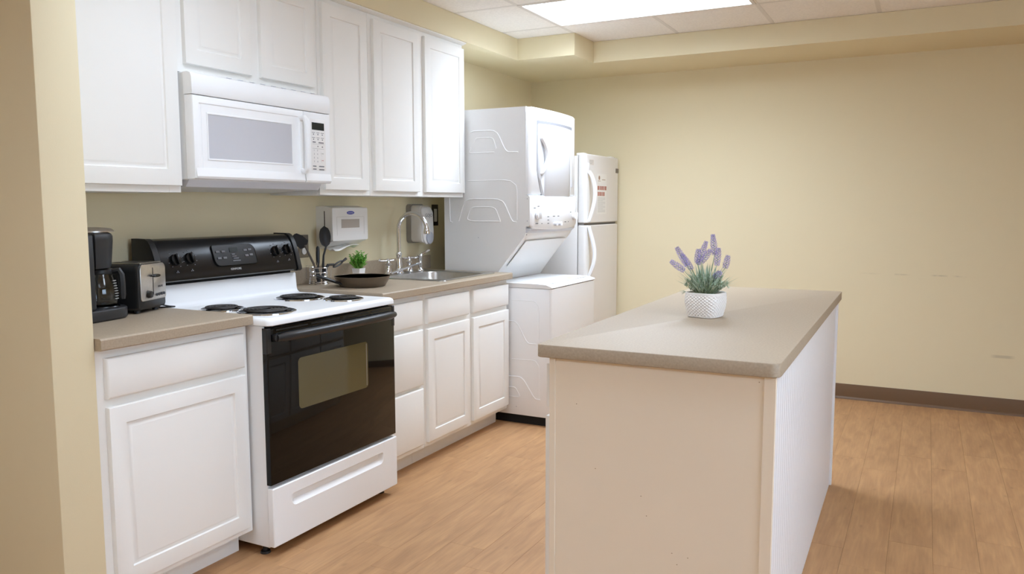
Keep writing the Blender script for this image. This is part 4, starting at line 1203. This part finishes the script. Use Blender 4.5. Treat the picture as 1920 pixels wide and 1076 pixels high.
for q in range(9):
    f = -1 + q / 4
    w = math.sqrt(max(0, 1 - f * f)) * 0.031 + 0.0004
    L.append([cc + ud * f * 0.055 + sd_ * w * g_ + nd * (0.014 * (1 - g_ * g_) * (1 - f * f) + o_) for g_, o_ in ((-1, 0), (-0.5, 0), (0, 0), (0.5, 0), (1, 0), (1, 0.002), (0.5, 0.002), (0, 0.002), (-0.5, 0.002), (-1, 0.002))])
part('spoon_bowl', sp.loops(L), mSlate, t)
t = utensil('peeler', 'black handled peeler standing at the stove side of the wire holder')
s0, s1 = Vector((UX + 0.006, UY - 0.014, cz + 0.012)), Vector((UX + 0.002, UY - 0.004, 1.11))
part('handle', B().tube([s0.lerp(s1, 0.42), s0.lerp(s1, 0.55), s0.lerp(s1, 0.8), s0.lerp(s1, 0.95), s1], [0.006, 0.0095, 0.010, 0.009, 0.004], 10), mBlackM, t)
part('blade', B().tube([s0, s0.lerp(s1, 0.43)], 0.004, 6), mSlate, t)
t = utensil('ladle', 'black ladle lying toward the plant with its loop over the holder rim')
s0, s1 = Vector((UX + 0.01, UY - 0.012, cz + 0.012)), Vector((UX + 0.028, UY + 0.040, cz + 0.096))
part('shaft', B().tube([s0, s1, Vector((UX + 0.028, 2.145, 1.012))], [0.008, 0.0075, 0.006], 8), mBlackM, t)
lp = []
for q in range(16):
    a = 2 * PI * q / 16
    lp.append((UX + 0.028 + 0.006 * math.sin(a), 2.180 + 0.036 * math.cos(a), 1.012 + 0.011 * math.sin(a) + 0.01 * math.cos(a)))
part('loop', B().tube(lp, 0.0045, 6, closed=True), mSlate, t)
part('tip', B().tube([(UX + 0.028, 2.214, 1.022), (UX + 0.028, 2.246, 1.036)], [0.005, 0.007], 8), mSlate, t)
t = utensil('whisk', 'short dark whisk leaning low at the front of the wire holder')
s0, s1 = Vector((UX + 0.020, UY - 0.022, cz + 0.010)), Vector((UX + 0.012, UY - 0.030, cz + 0.085))
part('handle', B().tube([s0, s1], [0.009, 0.011], 10), mBlackM, t)
part('loop', B().tube([s1, s1 + Vector((0, -0.010, 0.02)), s1 + Vector((0, 0, 0.035)), s1 + Vector((0, 0.010, 0.02)), s1], 0.0014, 5), mChrome, t)

# lavender on the island
LX, LYY, LRZ = 2.114, 1.826, -0.22
t = thing('lavender_plant', 'potted lavender with purple spikes in white textured pot on the island', 'plant', (LX, LYY, iz), LRZ)
PR, PH = 0.0615, 0.088
pt = B()
nx, nz = 240, 44
L = []
for j in range(nz + 1):
    f = j / nz
    z = 0.002 + PH * f
    r0 = PR * (0.84 + 0.18 * math.sin(min(1, f * 1.35) * PI / 2) - 0.02 * max(0, f - 0.7) / 0.3)
    l = []
    for q in range(nx):
        a = 2 * PI * q / nx
        x, y = math.cos(a), math.sin(a)
        qn = (abs(x) ** 4 + abs(y) ** 4) ** (-0.25)
        u = q / nx * 30; v = f * 8
        wv = abs(math.sin(PI * (u + v))) * abs(math.sin(PI * (u - v)))
        r_ = r0 * qn + (0.0042 * wv ** 0.8 if 0.04 < f < 0.93 else 0.0022)
        l.append(Vector((x * r_, y * r_, z)))
    L.append(l)
top = L[-1]
for s_, z in ((0.955, PH + 0.003), (0.90, PH + 0.001), (0.885, PH - 0.012)): L.append([Vector((p.x * s_, p.y * s_, z)) for p in top])
pt.loops(L)
part('pot', pt, mPot, t, local=True, smooth=60)
part('soil', B().lathe([(0.060, PH - 0.013), (0.060, PH - 0.009), (0.03, PH - 0.004), (0, PH - 0.003)], (0, 0, 0), 24, 4), mSoil, t, local=True)


def tw(u, v):
    """plant-local point from picture-plane offsets in metres (u to the right, v up), depth added by the caller"""
    return Vector((u, 0, v))


def leaf_blade(b, p0, p1, w, droop=0.0):
    d = p1 - p0
    s_ = d.cross(Z)
    if s_.length < 1e-5: s_ = X.copy()
    s_.normalize()
    m = p0.lerp(p1, 0.5) + Vector((0, 0, droop))
    n_ = s_.cross(d).normalized() * w * 0.35
    a, c, e1, e2, tp = [b.bm.verts.new(p) for p in (p0 - s_ * w * 0.3, p0 + s_ * w * 0.3, m + s_ * w + n_, m - s_ * w + n_, p1)]
    mm = b.bm.verts.new(m)
    b.bm.faces.new((a, c, mm)); b.bm.faces.new((c, e1, mm)); b.bm.faces.new((a, mm, e2)); b.bm.faces.new((mm, e1, tp)); b.bm.faces.new((e2, mm, tp))


fo = [B(), B()]
for q in range(420):
    a = random.uniform(0, 2 * PI); r0 = random.uniform(0, 0.035)
    p0 = Vector((r0 * math.cos(a), r0 * math.sin(a), PH - 0.008))
    el = random.uniform(0.45, 1.45); Ln = random.uniform(0.05, 0.125)
    a2 = a + random.uniform(-0.7, 0.7)
    p1 = p0 + Vector((math.cos(a2) * math.cos(el), math.sin(a2) * math.cos(el), math.sin(el))) * Ln
    leaf_blade(fo[q % 2 == 0], p0, p1, random.uniform(0.0018, 0.0035), 0.006)
    m = p0.lerp(p1, 0.55)
    for w in range(4):
        b_ = random.uniform(0, 2 * PI)
        leaf_blade(fo[(q + w) % 2], m, m + Vector((math.cos(b_) * 0.6, math.sin(b_) * 0.6, 0.7)) * random.uniform(0.012, 0.024), 0.0017)
for q in range(5):
    p0 = Vector((-0.055, -0.03, PH - 0.002)); leaf_blade(fo[0], p0, p0 + Vector((-0.035, -0.012 + q * 0.006, -0.004 * q + 0.006)), 0.003, 0.004)
part('foliage', fo[0], mSage, t, local=True, smooth=0, kind='stuff')
part('foliage', fo[1], mSageL, t, local=True, smooth=0, kind='stuff')
# spikes: (base u, base v, tip u, tip v, depth offset), metres from the pot centre / table top
SP = [(-0.068, 0.185, -0.108, 0.254, -0.01), (-0.078, 0.168, -0.128, 0.204, -0.02), (-0.058, 0.150, -0.096, 0.176, -0.035) if False else (-0.052, 0.170, -0.090, 0.226, 0.02),
      (-0.030, 0.190, -0.002, 0.275, 0.01), (-0.018, 0.200, 0.014, 0.247, -0.02), (-0.034, 0.195, -0.030, 0.245, 0.03),
      (0.028, 0.225, 0.020, 0.300, 0.02), (0.036, 0.188, 0.042, 0.252, 0.0), (0.066, 0.178, 0.076, 0.225, 0.01), (0.028, 0.148, 0.052, 0.168, -0.035)]
for (u0, v0, u1, v1, dd_) in SP:
    # picture right on the island is about (0.89, 0.46) in plan; turn it into the pot's own frame
    ax = Matrix.Rotation(0.4779 - 0.24 - LRZ, 4, 'Z')
    base = ax @ Vector((u0 * 0.25, dd_ * 0.4, 0)); base.z = PH - 0.01
    a_ = ax @ Vector((u0, dd_, 0)); a_.z = v0
    b_ = ax @ Vector((u1, dd_ * 1.3, 0)); b_.z = v1
    stem = part('flower_stem', B().tube([base, base.lerp(a_, 0.5) + Vector((0, 0, 0.012)), a_, b_], [0.0016, 0.0015, 0.0012, 0.0008], 5), mSage, t, local=True)
    fl = B()
    d = (b_ - a_); n_ = int(d.length / 0.0026)
    s1_ = d.normalized().orthogonal().normalized(); s2_ = d.normalized().cross(s1_)
    for w in range(n_):
        f = w / n_
        rr = 0.0125 * math.sin(PI * (0.14 + 0.82 * f)) ** 0.5 * (1 - 0.15 * f) * (0.9 + 0.2 * random.random())
        for h in range(5):
            an = h * 2 * PI / 5 + w * 0.9
            o_ = s1_ * math.cos(an) + s2_ * math.sin(an)
            c0 = a_ + d * f + o_ * rr * 0.75
            dr_ = (o_ + d.normalized() * 0.9).normalized()
            sd2 = dr_.cross(o_).normalized() if dr_.cross(o_).length > 1e-6 else s1_
            tip = c0 + dr_ * 0.0062
            vs = [fl.bm.verts.new(p) for p in (c0 - dr_ * 0.002, c0 + sd2 * 0.0021, tip, c0 - sd2 * 0.0021, c0 + o_ * 0.0022)]
            fl.bm.faces.new((vs[0], vs[1], vs[4])); fl.bm.faces.new((vs[1], vs[2], vs[4])); fl.bm.faces.new((vs[2], vs[3], vs[4])); fl.bm.faces.new((vs[3], vs[0], vs[4]))
    part('flower_spike', fl, mLav, stem, local=True, smooth=0)
